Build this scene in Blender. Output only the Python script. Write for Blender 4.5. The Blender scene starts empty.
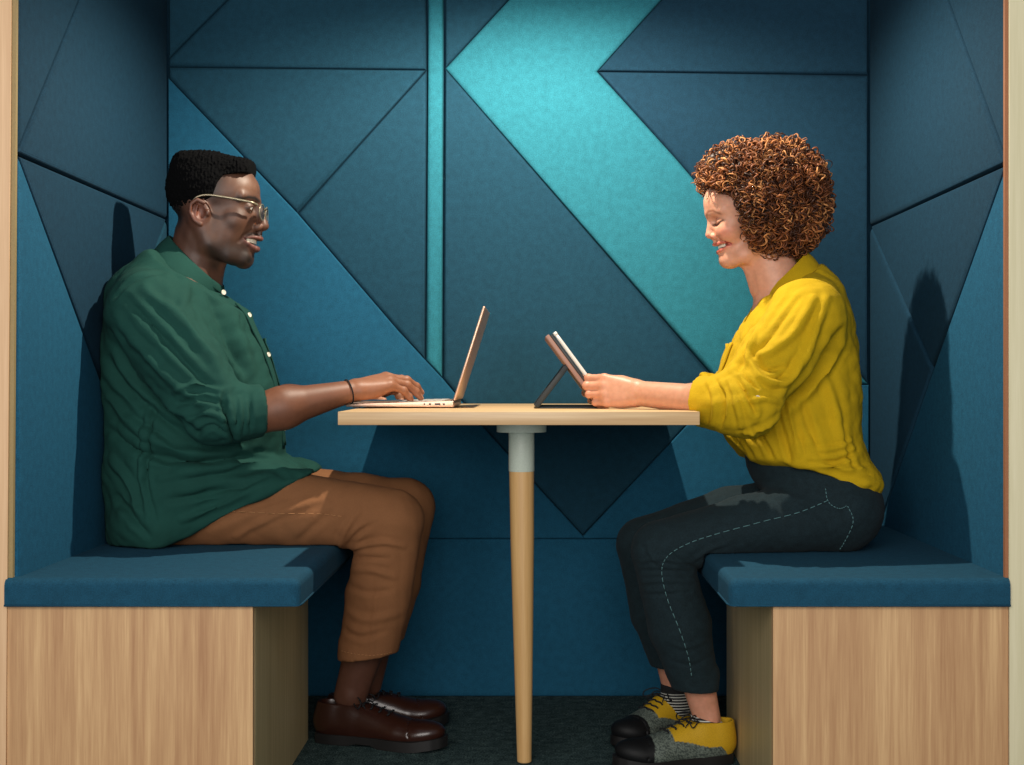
import bpy, bmesh, math, random
import numpy as np
from mathutils import Vector, Matrix
random.seed(7)
SC = bpy.context.scene
COL = SC.collection
# ------------------------------------------------------------------ camera
F = 1463.0; CY = -2.636; CZ = 0.812; VX = 535.0; VY = 377.0
cam = bpy.data.cameras.new('camera'); cam.sensor_width = 36.0; cam.lens = F/1024*36
cam.shift_x = -(VX-512)/1024; cam.shift_y = -(382.5-VY)/1024
camo = bpy.data.objects.new('camera', cam); COL.objects.link(camo)
camo.location = (0, CY, CZ); camo.rotation_euler = (math.pi/2, 0, 0); SC.camera = camo
def at(px, py, Y):
    """point of the place seen at pixel px,py of the photograph and lying Y behind the booth's opening"""
    s = F/(Y-CY)
    return np.array([(px-VX)/s, Y, CZ-(py-VY)/s])
def on_x(px, py, X):
    s = (px-VX)/X
    return np.array([X, F/s+CY, CZ-(py-VY)/s])
W_L, W_R, W_B = -0.933, 0.849, 1.081
# ------------------------------------------------------------------ materials
def lin(c):
    out = []
    for v in c[:3]:
        v = v/255.0
        out.append(v/12.92 if v <= 0.04045 else ((v+0.055)/1.055)**2.4)
    return (out[0], out[1], out[2], 1.0)
MATS = {}
def newmat(name):
    m = bpy.data.materials.new(name); m.use_nodes = True
    nt = m.node_tree; b = nt.nodes['Principled BSDF']
    MATS[name] = m
    return m, nt, b
def N(nt, t, **kw):
    n = nt.nodes.new(t)
    for k, v in kw.items(): setattr(n, k, v)
    return n
def coords(nt, scale=(1,1,1), rot=(0,0,0), kind='Object'):
    tc = N(nt, 'ShaderNodeTexCoord'); mp = N(nt, 'ShaderNodeMapping')
    mp.inputs['Scale'].default_value = scale; mp.inputs['Rotation'].default_value = rot
    nt.links.new(tc.outputs[kind], mp.inputs['Vector']); return mp.outputs['Vector']
def ramp(nt, fac, stops):
    r = N(nt, 'ShaderNodeValToRGB'); e = r.color_ramp.elements
    while len(e) < len(stops): e.new(0.5)
    for i, (p, c) in enumerate(stops): e[i].position = p; e[i].color = c
    nt.links.new(fac, r.inputs['Fac']); return r.outputs['Color']
def noise(nt, vec, scale, detail=4, rough=0.55):
    n = N(nt, 'ShaderNodeTexNoise'); n.inputs['Scale'].default_value = scale
    n.inputs['Detail'].default_value = detail; n.inputs['Roughness'].default_value = rough
    nt.links.new(vec, n.inputs['Vector']); return n.outputs['Fac']
def math_(nt, op, a, b):
    m = N(nt, 'ShaderNodeMath', operation=op)
    for i, v in enumerate((a, b)):
        if isinstance(v, (int, float)): m.inputs[i].default_value = v
        else: nt.links.new(v, m.inputs[i])
    return m.outputs[0]
def bump(nt, h, b, strength=0.3, dist=0.001):
    bp = N(nt, 'ShaderNodeBump'); bp.inputs['Strength'].default_value = strength; bp.inputs['Distance'].default_value = dist
    nt.links.new(h, bp.inputs['Height']); nt.links.new(bp.outputs['Normal'], b.inputs['Normal'])
def weave(nt, scale):
    v = coords(nt)
    a = N(nt, 'ShaderNodeTexWave', wave_type='BANDS', bands_direction='X'); c = N(nt, 'ShaderNodeTexWave', wave_type='BANDS', bands_direction='Z')
    for w in (a, c):
        w.inputs['Scale'].default_value = scale; w.inputs['Distortion'].default_value = 1.5; w.inputs['Detail'].default_value = 1
        nt.links.new(v, w.inputs['Vector'])
    return math_(nt, 'MULTIPLY', a.outputs['Fac'], c.outputs['Fac']), v
def fabric(name, rgb, mott=0.16, sheen=0.0, scale=170, bstr=0.35, rough=0.9, big=0.0):
    m, nt, b = newmat(name)
    h, v = weave(nt, scale)
    n1 = noise(nt, v, 420, 3); n2 = noise(nt, v, 60, 3)
    f = math_(nt, 'ADD', math_(nt, 'MULTIPLY', n1, 0.7), math_(nt, 'MULTIPLY', n2, 0.3))
    c = np.array(lin(rgb)[:3])
    lo = tuple(c*(1-mott*2.2)) + (1,); hi = tuple(np.minimum(c*(1+mott*2.2), 1)) + (1,)
    nt.links.new(ramp(nt, f, [(0.3, lo), (0.7, hi)]), b.inputs['Base Color'])
    b.inputs['Roughness'].default_value = rough
    b.inputs['Specular IOR Level'].default_value = 0.2
    b.inputs['Sheen Weight'].default_value = sheen; b.inputs['Sheen Roughness'].default_value = 0.5
    bump(nt, math_(nt, 'ADD', h, n1), b, bstr, 0.0012)
    return m
def wood(name, c1, c2, axis='Z', rough=0.5, scale=1.0):
    m, nt, b = newmat(name)
    s = {'Z': (1, 1, 0.035), 'X': (0.035, 1, 1)}[axis]
    v = coords(nt, tuple(q*scale for q in s))
    n1 = noise(nt, v, 55, 5, 0.6); n2 = noise(nt, v, 9, 3, 0.5); n3 = noise(nt, v, 300, 3)
    f = math_(nt, 'ADD', math_(nt, 'MULTIPLY', n1, 0.5), math_(nt, 'ADD', math_(nt, 'MULTIPLY', n2, 0.3), math_(nt, 'MULTIPLY', n3, 0.2)))
    nt.links.new(ramp(nt, f, [(0.36, lin(c1)), (0.5, lin([(a+c)/2 for a, c in zip(c1, c2)])), (0.62, lin(c2))]), b.inputs['Base Color'])
    b.inputs['Roughness'].default_value = rough
    bump(nt, n3, b, 0.12, 0.0006)
    return m
def plain(name, rgb, rough=0.5, metal=0.0, spec=0.5, coat=0.0, bs=0, bscale=300):
    m, nt, b = newmat(name)
    v = coords(nt); n = noise(nt, v, bscale, 2)
    c = np.array(lin(rgb)[:3])
    nt.links.new(ramp(nt, n, [(0.3, tuple(c*0.94)+(1,)), (0.7, tuple(np.minimum(c*1.06, 1))+(1,))]), b.inputs['Base Color'])
    b.inputs['Roughness'].default_value = rough; b.inputs['Metallic'].default_value = metal
    b.inputs['Specular IOR Level'].default_value = spec; b.inputs['Coat Weight'].default_value = coat
    if bs: bump(nt, n, b, bs, 0.001)
    return m
M_NAVY = fabric('felt_navy', (25, 65, 84))
M_NAVY2 = fabric('felt_deep_navy', (21, 55, 75))
M_BLUE = fabric('felt_blue', (26, 84, 112))
M_TEAL = fabric('felt_turquoise', (42, 116, 132))
M_SEAT = fabric('felt_seat', (24, 70, 92))
M_WOOD = wood('oak_veneer', (172, 126, 86), (220, 180, 130), 'Z')
M_WOODS = wood('oak_veneer_bounce_lit', (178, 154, 108), (208, 184, 136), 'Z')  # oak made paler and more olive, teal bounce light put into its colour
M_POST = wood('pale_ash', (206, 164, 122), (228, 188, 146), 'Z')
M_POST2 = wood('bleached_ash', (208, 198, 160), (228, 218, 184), 'Z')
M_TOP = wood('table_oak', (192, 152, 106), (228, 194, 146), 'X', 0.4)
M_LEG = wood('leg_ash', (196, 150, 92), (222, 180, 122), 'Z', 0.45)
M_BAND = plain('edge_band', (150, 128, 84), 0.6)
M_BAND2 = plain('edge_band_brown', (150, 96, 62), 0.6)
M_COLLAR = plain('painted_metal', (196, 206, 192), 0.45)
M_CEIL = plain('ceiling_paint', (40, 70, 84), 0.9)
def carpet():
    m, nt, b = newmat('carpet')
    v = coords(nt); n1 = noise(nt, v, 260, 4, 0.7); n2 = noise(nt, v, 40, 4)
    f = math_(nt, 'ADD', math_(nt, 'MULTIPLY', n1, 0.75), math_(nt, 'MULTIPLY', n2, 0.25))
    nt.links.new(ramp(nt, f, [(0.38, lin((22, 34, 36))), (0.5, lin((48, 68, 70))), (0.66, lin((112, 132, 126)))]), b.inputs['Base Color'])
    b.inputs['Roughness'].default_value = 1.0; b.inputs['Specular IOR Level'].default_value = 0.1
    bump(nt, n1, b, 0.8, 0.004); return m
M_CARPET = carpet()
# ------------------------------------------------------------------ mesh helpers
def link(name, me, mat=None, parent=None, kind=None):
    o = bpy.data.objects.new(name, me); COL.objects.link(o)
    if mat is not None and not len(me.materials): me.materials.append(mat)
    if parent is not None: o.parent = parent
    if kind: o['kind'] = kind
    return o
def obj(name, bm, mat, parent=None, smooth=True, kind=None, angle=40):
    me = bpy.data.meshes.new(name); bmesh.ops.recalc_face_normals(bm, faces=bm.faces); bm.to_mesh(me); bm.free()
    if smooth:
        me.polygons.foreach_set('use_smooth', [True]*len(me.polygons))
        me.set_sharp_from_angle(angle=math.radians(angle))
    return link(name, me, mat, parent, kind)
def bevel_all(bm, w, seg=3):
    bmesh.ops.bevel(bm, geom=list(bm.edges), offset=w, segments=seg, profile=0.5, affect='EDGES', clamp_overlap=True)
def box(bm, x0, x1, y0, y1, z0, z1, M=None):
    v = [bm.verts.new((x, y, z)) for x in (x0, x1) for y in (y0, y1) for z in (z0, z1)]
    if M is not None:
        for q in v: q.co = M @ q.co
    for f in ((0,1,3,2),(4,6,7,5),(0,4,5,1),(2,3,7,6),(0,2,6,4),(1,5,7,3)):
        bm.faces.new([v[i] for i in f])
    return v
def boxobj(name, b, mat, parent=None, bev=0.002, seg=2, kind=None, M=None):
    bm = bmesh.new(); box(bm, *b, M=M)
    if bev: bmesh.ops.recalc_face_normals(bm, faces=bm.faces); bevel_all(bm, bev, seg)
    return obj(name, bm, mat, parent, kind=kind)
def lathe(name, prof, mat, parent=None, seg=48, M=None):
    bm = bmesh.new(); rings = []
    for r, z in prof:
        rings.append([bm.verts.new((r*math.cos(2*math.pi*i/seg), r*math.sin(2*math.pi*i/seg), z)) for i in range(seg)])
    for a, b in zip(rings, rings[1:]):
        for i in range(seg): bm.faces.new((a[i], a[(i+1) % seg], b[(i+1) % seg], b[i]))
    bm.faces.new(rings[0]); bm.faces.new(rings[-1])
    if M is not None: bmesh.ops.transform(bm, matrix=M, verts=bm.verts)
    return obj(name, bm, mat, parent, angle=35)
def empty(name, loc, label, cat, group=None):
    o = bpy.data.objects.new(name, None); COL.objects.link(o); o.location = loc
    o['label'] = label; o['category'] = cat
    if group: o['group'] = group
    o.empty_display_size = 0.05
    return o
def tube_arrays(path, r, seg=8, closed=False, flat=None):
    """verts, faces of a tube along path (list of points); r scalar or list"""
    P = np.array(path, float); n = len(P)
    if closed: T = np.roll(P, -1, 0)-np.roll(P, 1, 0)
    else: T = np.gradient(P, axis=0)
    T /= np.linalg.norm(T, axis=1)[:, None]+1e-12
    up = np.array([0.0, 0, 1]) if abs(T[0][2]) < 0.9 else np.array([1.0, 0, 0])
    u = np.cross(T[0], up); u /= np.linalg.norm(u)
    R = np.broadcast_to(np.asarray(r, float), (n,))
    ang = np.arange(seg)*2*math.pi/seg; V = []
    for i in range(n):
        u = u-T[i]*np.dot(u, T[i]); u /= np.linalg.norm(u)+1e-12; w = np.cross(T[i], u)
        a = R[i]; bb = R[i]*(flat or 1.0)
        V.append(P[i]+np.cos(ang)[:, None]*u*a+np.sin(ang)[:, None]*w*bb)
    V = np.concatenate(V); Fc = []
    for i in range(n if closed else n-1):
        j = (i+1) % n
        for k in range(seg):
            k2 = (k+1) % seg; Fc.append((i*seg+k, i*seg+k2, j*seg+k2, j*seg+k))
    if not closed:
        Fc.append(tuple(range(seg))[::-1]); Fc.append(tuple((n-1)*seg+k for k in range(seg)))
    return V, Fc
def smooth_path(pts, n=8):
    """Catmull-Rom through pts"""
    P = [np.array(p, float) for p in pts]; P = [2*P[0]-P[1]]+P+[2*P[-1]-P[-2]]; out = []
    for i in range(1, len(P)-2):
        for t in np.linspace(0, 1, n, endpoint=False):
            a, b, c, d = P[i-1:i+3]
            out.append(0.5*((2*b)+(-a+c)*t+(2*a-5*b+4*c-d)*t*t+(-a+3*b-3*c+d)*t**3))
    out.append(P[-2]); return np.array(out)
def tubes_obj(name, tubes, mat, parent=None):
    V = []; Fs = []; o = 0
    for v, f in tubes:
        V.append(v); Fs += [tuple(i+o for i in q) for q in f]; o += len(v)
    me = bpy.data.meshes.new(name); me.from_pydata(np.concatenate(V).tolist(), [], Fs); me.update()
    me.polygons.foreach_set('use_smooth', [True]*len(me.polygons))
    return link(name, me, mat, parent)
# ------------------------------------------------------------------ padded panels
def panel(name, pts, normal, mat, parent, thick=0.024, gap=0.0022, bev=0.013):
    """pts: 3D polygon on the wall; extruded along normal with soft padded edges"""
    n = Vector(normal); P = [Vector(p) for p in pts]; bm = bmesh.new()
    vs = [bm.verts.new(p) for p in P]; f = bm.faces.new(vs)
    f.normal_update()
    if f.normal.dot(n) < 0: f.normal_flip()
    r = bmesh.ops.inset_region(bm, faces=[f], thickness=gap, depth=0)
    bmesh.ops.delete(bm, geom=r['faces'], context='FACES')
    ex = bmesh.ops.extrude_face_region(bm, geom=[f])
    vv = [e for e in ex['geom'] if isinstance(e, bmesh.types.BMVert)]
    bmesh.ops.translate(bm, vec=n*thick, verts=vv)
    top = [e for e in ex['geom'] if isinstance(e, bmesh.types.BMFace)]
    ed = list({e for t in top for e in t.edges})
    bmesh.ops.bevel(bm, geom=ed, offset=bev, segments=5, profile=0.5, affect='EDGES', clamp_overlap=True)
    return obj(name, bm, mat, parent, angle=60)
PAD = 0.024
def struct_box(name, b, mat):
    o = boxobj(name, b, mat, None, bev=0, kind='structure'); return o
floor = struct_box('floor', (-1.3, 1.3, -0.9, W_B+0.1, -0.05, 0.0), M_CARPET)
ceil_ = struct_box('ceiling', (-1.0, 0.92, 0.0, W_B+0.1, 2.1, 2.16), M_CEIL)
TOPZ = 2.1
wb = struct_box('wall_back', (W_L-PAD, W_R+PAD, W_B+PAD, W_B+PAD+0.06, 0.0, TOPZ), M_NAVY2)
wl = struct_box('wall_left', (W_L-PAD-0.1, W_L-PAD, 0.012, W_B+PAD+0.06, 0.0, TOPZ), M_NAVY2)
wr = struct_box('wall_right', (W_R+PAD, W_R+PAD+0.1, 0.012, W_B+PAD+0.06, 0.0, TOPZ), M_NAVY2)
def B(px, py): return at(px, py, W_B)+np.array([0, PAD, 0])
def zpx(z, s=F/(W_B-CY)): return VY+(CZ-z)*s
TY = zpx(TOPZ-0.001); FY = zpx(0.0)
def bk(pts, mat):
    return panel('padded_panel', [B(*p) for p in pts], (0, -1, 0), mat, wb)
t = -TY/68.0
bk([(168, TY), (168+57*(56-TY)/56, TY), (168, 58)], M_NAVY)
bk([(168+57*(56-TY)/56, TY), (426, TY), (426, 69.5), (168, 66.5), (168, 58)], M_NAVY)
bk([(428.7, TY), (443.7, TY), (441.8, 377), (426, 360)], M_TEAL)
bk([(168, 66.5), (426.5, 69.5), (297, 213), (168, 78)], M_NAVY)
bk([(426.5, 69.5), (424.5, 359), (396.5, 329), (297, 213)], M_NAVY)
bk([(168, 78), (297, 213), (396.5, 329), (425, 360), (442, 378), (484, 428), (583, 536), (583, 538.5), (168, 538.5)], M_BLUE)
bk([(445, TY), (508+63*(-TY)/68, TY), (445, 68)], M_NAVY)
bk([(508+63*(-TY)/68, TY), (663+63*(-TY)/72, TY), (597.5, 71), (678, 160), (869, 384), (723, 386), (445, 68)], M_TEAL)
bk([(445, 68), (723, 388), (583, 536), (484, 428), (443, 378)], M_NAVY)
bk([(663+63*(-TY)/72, TY), (869, TY), (869, 74.5), (597.5, 71)], M_NAVY2)
bk([(597.5, 71), (869, 74.5), (869, 384), (678, 160)], M_NAVY2)
bk([(723, 387), (869, 385), (869, 538.5), (583, 538.5), (583, 536)], M_BLUE)
bk([(168, 538.5), (869, 538.5), (869, FY+0.8), (168, FY+0.8)], M_BLUE)
def side(pts, X, mat, parent):
    nx = 1 if X < 0 else -1
    P = []
    for px, py in pts:
        if isinstance(py, tuple): P.append(np.array([X, px, py[0]]))
        else: P.append(on_x(px, py, X))
        P[-1][1] = min(max(P[-1][1], 0.012), W_B); P[-1][0] = X-nx*PAD
    return panel('padded_panel', P, (nx, 0, 0), mat, parent)
def LZ(y, z): return (y, (z,))       # given directly as depth and height
zl = lambda px, py, X: on_x(px, py, X)[2]
# left wall
e0 = 0.012
VL = on_x(18, 152, W_L)
side([LZ(e0, TOPZ), LZ(e0+0.86, TOPZ), (18, 150)], W_L, M_NAVY2, wl)
side([LZ(e0+0.86, TOPZ), LZ(W_B, TOPZ), (168, 219), (18, 152)], W_L, M_NAVY2, wl)
side([(18, 154), (168, 219), (104, 385)], W_L, M_NAVY2, wl)
side([(168, 221), LZ(W_B, 0.0), LZ(0.93, 0.0), LZ(0.93, 0.45), (104, 387)], W_L, M_NAVY, wl)
side([(18, 154), (104, 386), LZ(0.925, 0.45), LZ(0.925, 0.0), LZ(e0, 0.0)], W_L, M_BLUE, wl)
# right wall
side([LZ(e0, TOPZ), LZ(e0+0.86, TOPZ), (1005, 158)], W_R, M_NAVY2, wr)
side([LZ(e0+0.86, TOPZ), LZ(W_B, TOPZ), (869, 226), (1005, 162)], W_R, M_NAVY2, wr)
side([(869, 226), (1005, 164), (932, 368)], W_R, M_NAVY2, wr)
side([(869, 228), (932, 369), LZ(0.98, 0.45), LZ(0.98, 0.0), LZ(W_B, 0.0)], W_R, M_NAVY2, wr)
side([(1005, 166), (932, 369), LZ(0.975, 0.45), LZ(0.975, 0.0), LZ(e0, 0.0)], W_R, M_BLUE, wr)
# ------------------------------------------------------------------ wooden posts either side of the opening
def post(name, xo, xt, xb, mat, band, bt, bb_):
    bm = bmesh.new()
    top = TOPZ; v = []
    for y in (-0.004, 0.01):
        v += [bm.verts.new((xo, y, 0)), bm.verts.new((xb, y, 0)), bm.verts.new((xt, y, top)), bm.verts.new((xo, y, top))]
    for f in ((0,1,2,3),(7,6,5,4),(0,4,5,1),(1,5,6,2),(2,6,7,3),(3,7,4,0)): bm.faces.new([v[i] for i in f])
    o = obj(name, bm, mat, None, smooth=False, kind='structure')
    bm = bmesh.new(); v = []
    for y in (0.002, 0.012):
        v += [bm.verts.new((xb, y, 0)), bm.verts.new((bb_, y, 0)), bm.verts.new((bt, y, top)), bm.verts.new((xt, y, top))]
    for f in ((0,1,2,3),(7,6,5,4),(0,4,5,1),(1,5,6,2),(2,6,7,3),(3,7,4,0)): bm.faces.new([v[i] for i in f])
    obj('edge_band', bm, band, o, smooth=False)
post('trim_1', -1.06, -0.938, -0.953, M_POST, M_BAND, -0.931, -0.945)
post('trim_2', 0.975, 0.8535, 0.8535, M_POST2, M_BAND2, 0.8475, 0.8475)
# ------------------------------------------------------------------ benches
def cushion(bm, x0, x1, inner):
    """inner = +1 when the free edge is at x1"""
    y0, y1, z0, z1 = -0.012, W_B-0.002, 0.400, 0.4505
    v = box(bm, x0, x1, y0, y1, z0, z1)
    bmesh.ops.recalc_face_normals(bm, faces=bm.faces)
    xs = x1 if inner > 0 else x0
    ed = []; ed2 = []
    for e in bm.edges:
        a, b = e.verts
        if a.co.z > z1-1e-5 and b.co.z > z1-1e-5 and ((abs(a.co.x-xs) < 1e-5 and abs(b.co.x-xs) < 1e-5) or (a.co.y < y0+1e-5 and b.co.y < y0+1e-5)): ed.append(e)
        elif abs(a.co.x-xs) < 1e-5 and abs(b.co.x-xs) < 1e-5 and a.co.y < y0+1e-5 and b.co.y < y0+1e-5: ed.append(e)
        else: ed2.append(e)
    bmesh.ops.bevel(bm, geom=ed, offset=0.018, segments=6, profile=0.55, affect='EDGES', clamp_overlap=True)
def bench(x0, x1, bx0, bx1, inner, label):
    e = empty('bench', ((bx0+bx1)/2, 0.0, 0), label, 'bench')
    loc = Vector(e.location)
    def sh(o): o.location = -loc; return o
    bm = bmesh.new(); cushion(bm, x0, x1, inner); c = sh(obj('seat_cushion', bm, M_SEAT, e, angle=50))
    # base: front panel and side panel of oak veneer, inner carcass
    sx = bx1 if inner > 0 else bx0
    sh(boxobj('front_panel', (bx0, bx1-0.0005, 0.0, 0.018, 0.0, 0.3985), M_WOOD, e, 0.0006, 1))
    if inner > 0: sh(boxobj('side_panel', (sx-0.019, sx, 0.0185, 0.64, 0.0, 0.3985), M_WOODS, e, 0.0006, 1))
    else: sh(boxobj('side_panel', (sx, sx+0.019, 0.0185, 0.64, 0.0, 0.3985), M_WOODS, e, 0.0006, 1))
    a, b = (bx0+0.004, sx-0.02) if inner > 0 else (sx+0.02, bx1-0.004)
    sh(boxobj('carcass', (a, b, 0.0185, 0.62, 0.001, 0.398), M_WOODS, e, 0.0))
    # welt along the lower edge of the cushion
    pz = 0.402
    path = [(x0 if inner > 0 else x1, -0.0125, pz), (xs_ := (x1-0.022 if inner > 0 else x0+0.022), -0.0125, pz)]
    for k in range(7):
        a_ = k/6*math.pi/2
        cx = x1-0.022 if inner > 0 else x0+0.022
        path.append((cx+inner*0.0222*math.sin(a_), 0.010-0.0222*math.cos(a_), pz))
    path.append((x1 if inner > 0 else x0, W_B-0.004, pz))
    w = tubes_obj('welt', [tube_arrays(path, 0.0022, 6)], M_SEAT, c)
    return e
b1 = bench(-0.952, -0.4216, -0.952, -0.508, 1, 'oak bench with blue cushion the man in green sits on')
b2 = bench(0.348, 0.853, 0.429, 0.853, -1, 'oak bench with blue cushion the woman in yellow sits on')
# ------------------------------------------------------------------ table
TZ = 0.7446; TB = TZ-0.026; TX0, TX1, TY0, TY1 = -0.383, 0.320, 0.205, 1.078
tab = empty('table', (-0.0285, 0.45, 0), 'narrow oak table with one tapered round leg between the benches', 'table')
tl = -Vector(tab.location)
o = boxobj('tabletop', (TX0, TX1, TY0, TY1, TB, TZ), M_TOP, tab, 0.0012, 2); o.location = tl
o = lathe('flange', [(0.052, 0), (0.0525, 0.0015), (0.0525, 0.0205), (0.051, 0.0225)], M_COLLAR, tab, 64, Matrix.Translation((-0.0285, 0.45, TB-0.0225))); o.location = tl
o = lathe('collar', [(0.0262, 0.613), (0.0272, 0.615), (0.0272, 0.6925), (0.026, 0.6955)], M_COLLAR, tab, 48, Matrix.Translation((-0.0285, 0.45, 0))); o.location = tl
o = lathe('leg', [(0.013, 0.0), (0.0152, 0.002), (0.0158, 0.03), (0.0205, 0.25), (0.0248, 0.47), (0.0262, 0.613)], M_LEG, tab, 48, Matrix.Translation((-0.0225, 0.45, 0))@Matrix.Shear('XY', 4, (-0.0095, 0))); o.location = tl
# ------------------------------------------------------------------ light
SC.view_settings.view_transform = 'Standard'; SC.view_settings.look = 'None'; SC.view_settings.gamma = 1
SC.view_settings.use_curve_mapping = False; SC.view_settings.exposure = 0.0
w = bpy.data.worlds.new('world'); SC.world = w; w.use_nodes = True
w.node_tree.nodes['Background'].inputs['Color'].default_value = (0.8, 0.92, 1.0, 1)
w.node_tree.nodes['Background'].inputs['Strength'].default_value = 0.28
def spot(name, loc, tgt, power, color, size, blend, radius):
    L = bpy.data.lights.new(name, 'SPOT'); L.energy = power; L.color = color; L.spot_size = math.radians(size); L.spot_blend = blend
    L.shadow_soft_size = radius
    o = bpy.data.objects.new(name, L); COL.objects.link(o); o.location = loc
    o.rotation_euler = (Vector(tgt)-Vector(loc)).to_track_quat('-Z', 'Y').to_euler(); return o
spot('booth_downlight', (0.0, 0.42, 1.9), (0.0, 0.46, 0.7), 92, (1.0, 0.91, 0.75), 158, 0.45, 0.016)
def area(name, loc, tgt, power, color, sx, sy):
    L = bpy.data.lights.new(name, 'AREA'); L.energy = power; L.color = color; L.shape = 'RECTANGLE'; L.size = sx; L.size_y = sy
    o = bpy.data.objects.new(name, L); COL.objects.link(o); o.location = loc
    o.rotation_euler = (Vector(tgt)-Vector(loc)).to_track_quat('-Z', 'Y').to_euler(); return o
area('front_fill', (-0.4, -3.4, 1.5), (0, 0.3, 0.6), 105, (1.0, 0.95, 0.90), 2.6, 1.8)  # unseen soft fill added behind the camera to lift the shadows
# ------------------------------------------------------------------ implicit surfaces for organic shapes
class Field:
    def __init__(s, lo, hi, h):
        s.lo = np.array(lo, float); s.h = h
        s.n = np.maximum(((np.array(hi)-s.lo)/h).astype(int)+2, 4)
        s.D = np.full(s.n, 0.5 if h < 0.1 else 60.0, np.float32)
        s.u = 1.0 if h < 0.1 else 450.0
        s.ax = [(s.lo[i]+np.arange(s.n[i])*h).astype(np.float32) for i in range(3)]
    def _sub(s, blo, bhi, m):
        a = np.clip(((np.array(blo)-m-s.lo)/s.h).astype(int), 0, s.n); b = np.clip(((np.array(bhi)+m-s.lo)/s.h).astype(int)+2, 0, s.n)
        if np.any(b <= a): return None
        sl = tuple(slice(a[i], b[i]) for i in range(3))
        P = (s.ax[0][sl[0]][:, None, None], s.ax[1][sl[1]][None, :, None], s.ax[2][sl[2]][None, None, :])
        return sl, P
    def add(s, prim, k=0.01):
        fn, lo, hi = prim; m = k+2.5*s.h+0.012*s.u
        r = s._sub(lo, hi, m)
        if r is None: return s
        sl, P = r; d = fn(*P).astype(np.float32); D = s.D[sl]
        if k > 0:
            hh = np.clip(0.5+0.5*(D-d)/k, 0, 1); s.D[sl] = D*(1-hh)+d*hh-k*hh*(1-hh)
        else: s.D[sl] = np.minimum(D, d)
        return s
    def sub(s, prim, k=0.005):
        fn, lo, hi = prim; r = s._sub(lo, hi, k+3*s.h+0.01*s.u)
        if r is None: return s
        sl, P = r; d = -fn(*P).astype(np.float32); D = s.D[sl]
        if k > 0:
            hh = np.clip(0.5-0.5*(D-d)/k, 0, 1); s.D[sl] = D*(1-hh)+d*hh+k*hh*(1-hh)
        else: s.D[sl] = np.maximum(D, d)
        return s
    def cut(s, p, n, k=0.0, fn=None):
        """remove everything on the side the normal n points to"""
        n = np.array(n, float); n /= np.linalg.norm(n)
        X, Y, Z = s.ax[0][:, None, None], s.ax[1][None, :, None], s.ax[2][None, None, :]
        d = ((X-p[0])*n[0]+(Y-p[1])*n[1]+(Z-p[2])*n[2]) if fn is None else fn(X, Y, Z)
        D = s.D
        if k > 0:
            hh = np.clip(0.5-0.5*(D-d)/k, 0, 1); s.D = (D*(1-hh)+d*hh+k*hh*(1-hh)).astype(np.float32)
        else: s.D = np.maximum(D, d).astype(np.float32)
        return s
    def warp(s, amp, freq, seed=0, n=7, gate=None):
        rs = np.random.RandomState(seed)
        X, Y, Z = s.ax[0][:, None, None], s.ax[1][None, :, None], s.ax[2][None, None, :]
        q = np.zeros(s.n, np.float32)
        for i in range(n):
            k = rs.normal(size=3); k = k/np.linalg.norm(k)*freq*rs.uniform(0.6, 1.6)
            q += np.sin(X*k[0]+Y*k[1]+Z*k[2]+rs.uniform(0, 6.28)).astype(np.float32)
        q *= amp/n**0.5
        if gate is not None: q = q*gate(X, Y, Z)
        s.D += q; return s
    def surf(s, v, w, sgn=1):
        """where the front of a face lies at height v, offset w"""
        j = int(round((v-s.lo[1])/s.h)); k = int(round((w-s.lo[2])/s.h)); c = np.nonzero(s.D[:, j, k] < 0)[0]
        i = c.max() if sgn > 0 else c.min(); return s.lo[0]+i*s.h
    def mesh(s):
        D = s.D; n = D.shape
        ins = D < 0
        idx = np.full((n[0]-1, n[1]-1, n[2]-1), -1, np.int64)
        c = [ins[i:n[0]-1+i, j:n[1]-1+j, k:n[2]-1+k] for i in (0, 1) for j in (0, 1) for k in (0, 1)]
        tot = sum(q.astype(np.int8) for q in c)
        I, J, K = np.nonzero((tot > 0) & (tot < 8))
        idx[I, J, K] = np.arange(len(I))
        acc = np.zeros((len(I), 3)); cnt = np.zeros(len(I))
        offs = [(i, j, k) for i in (0, 1) for j in (0, 1) for k in (0, 1)]
        for a in range(8):
            for b in range(a+1, 8):
                oa, ob = offs[a], offs[b]
                if sum(abs(p-q) for p, q in zip(oa, ob)) != 1: continue
                da = D[I+oa[0], J+oa[1], K+oa[2]]; db = D[I+ob[0], J+ob[1], K+ob[2]]
                m = (da < 0) != (db < 0)
                t = np.where(m, da/(da-db+1e-20), 0)
                pa = np.array(oa, float); pb = np.array(ob, float)
                acc += (pa+(pb-pa)*t[:, None])*m[:, None]; cnt += m
        V = s.lo+(np.stack([I, J, K], 1)+acc/np.maximum(cnt, 1)[:, None])*s.h
        Q = []
        for ax in range(3):
            sl0 = [slice(0, None)]*3; sl1 = [slice(0, None)]*3
            a = np.take(ins, range(0, n[ax]-1), axis=ax); b = np.take(ins, range(1, n[ax]), axis=ax)
            e = np.nonzero(a != b); e = np.stack(e, 1)
            o1, o2 = [(1, 2), (2, 0), (0, 1)][ax]
            ok = (e[:, o1] > 0) & (e[:, o2] > 0) & (e[:, o1] < n[o1]-1) & (e[:, o2] < n[o2]-1)
            e = e[ok]
            def cell(d1, d2):
                c_ = e.copy(); c_[:, o1] -= d1; c_[:, o2] -= d2
                return idx[c_[:, 0], c_[:, 1], c_[:, 2]]
            q = np.stack([cell(1, 1), cell(0, 1), cell(0, 0), cell(1, 0)], 1)
            inside = ins[e[:, 0], e[:, 1], e[:, 2]]
            q[~inside] = q[~inside][:, ::-1]
            Q.append(q[(q >= 0).all(1)])
        return V, np.concatenate(Q)
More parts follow.
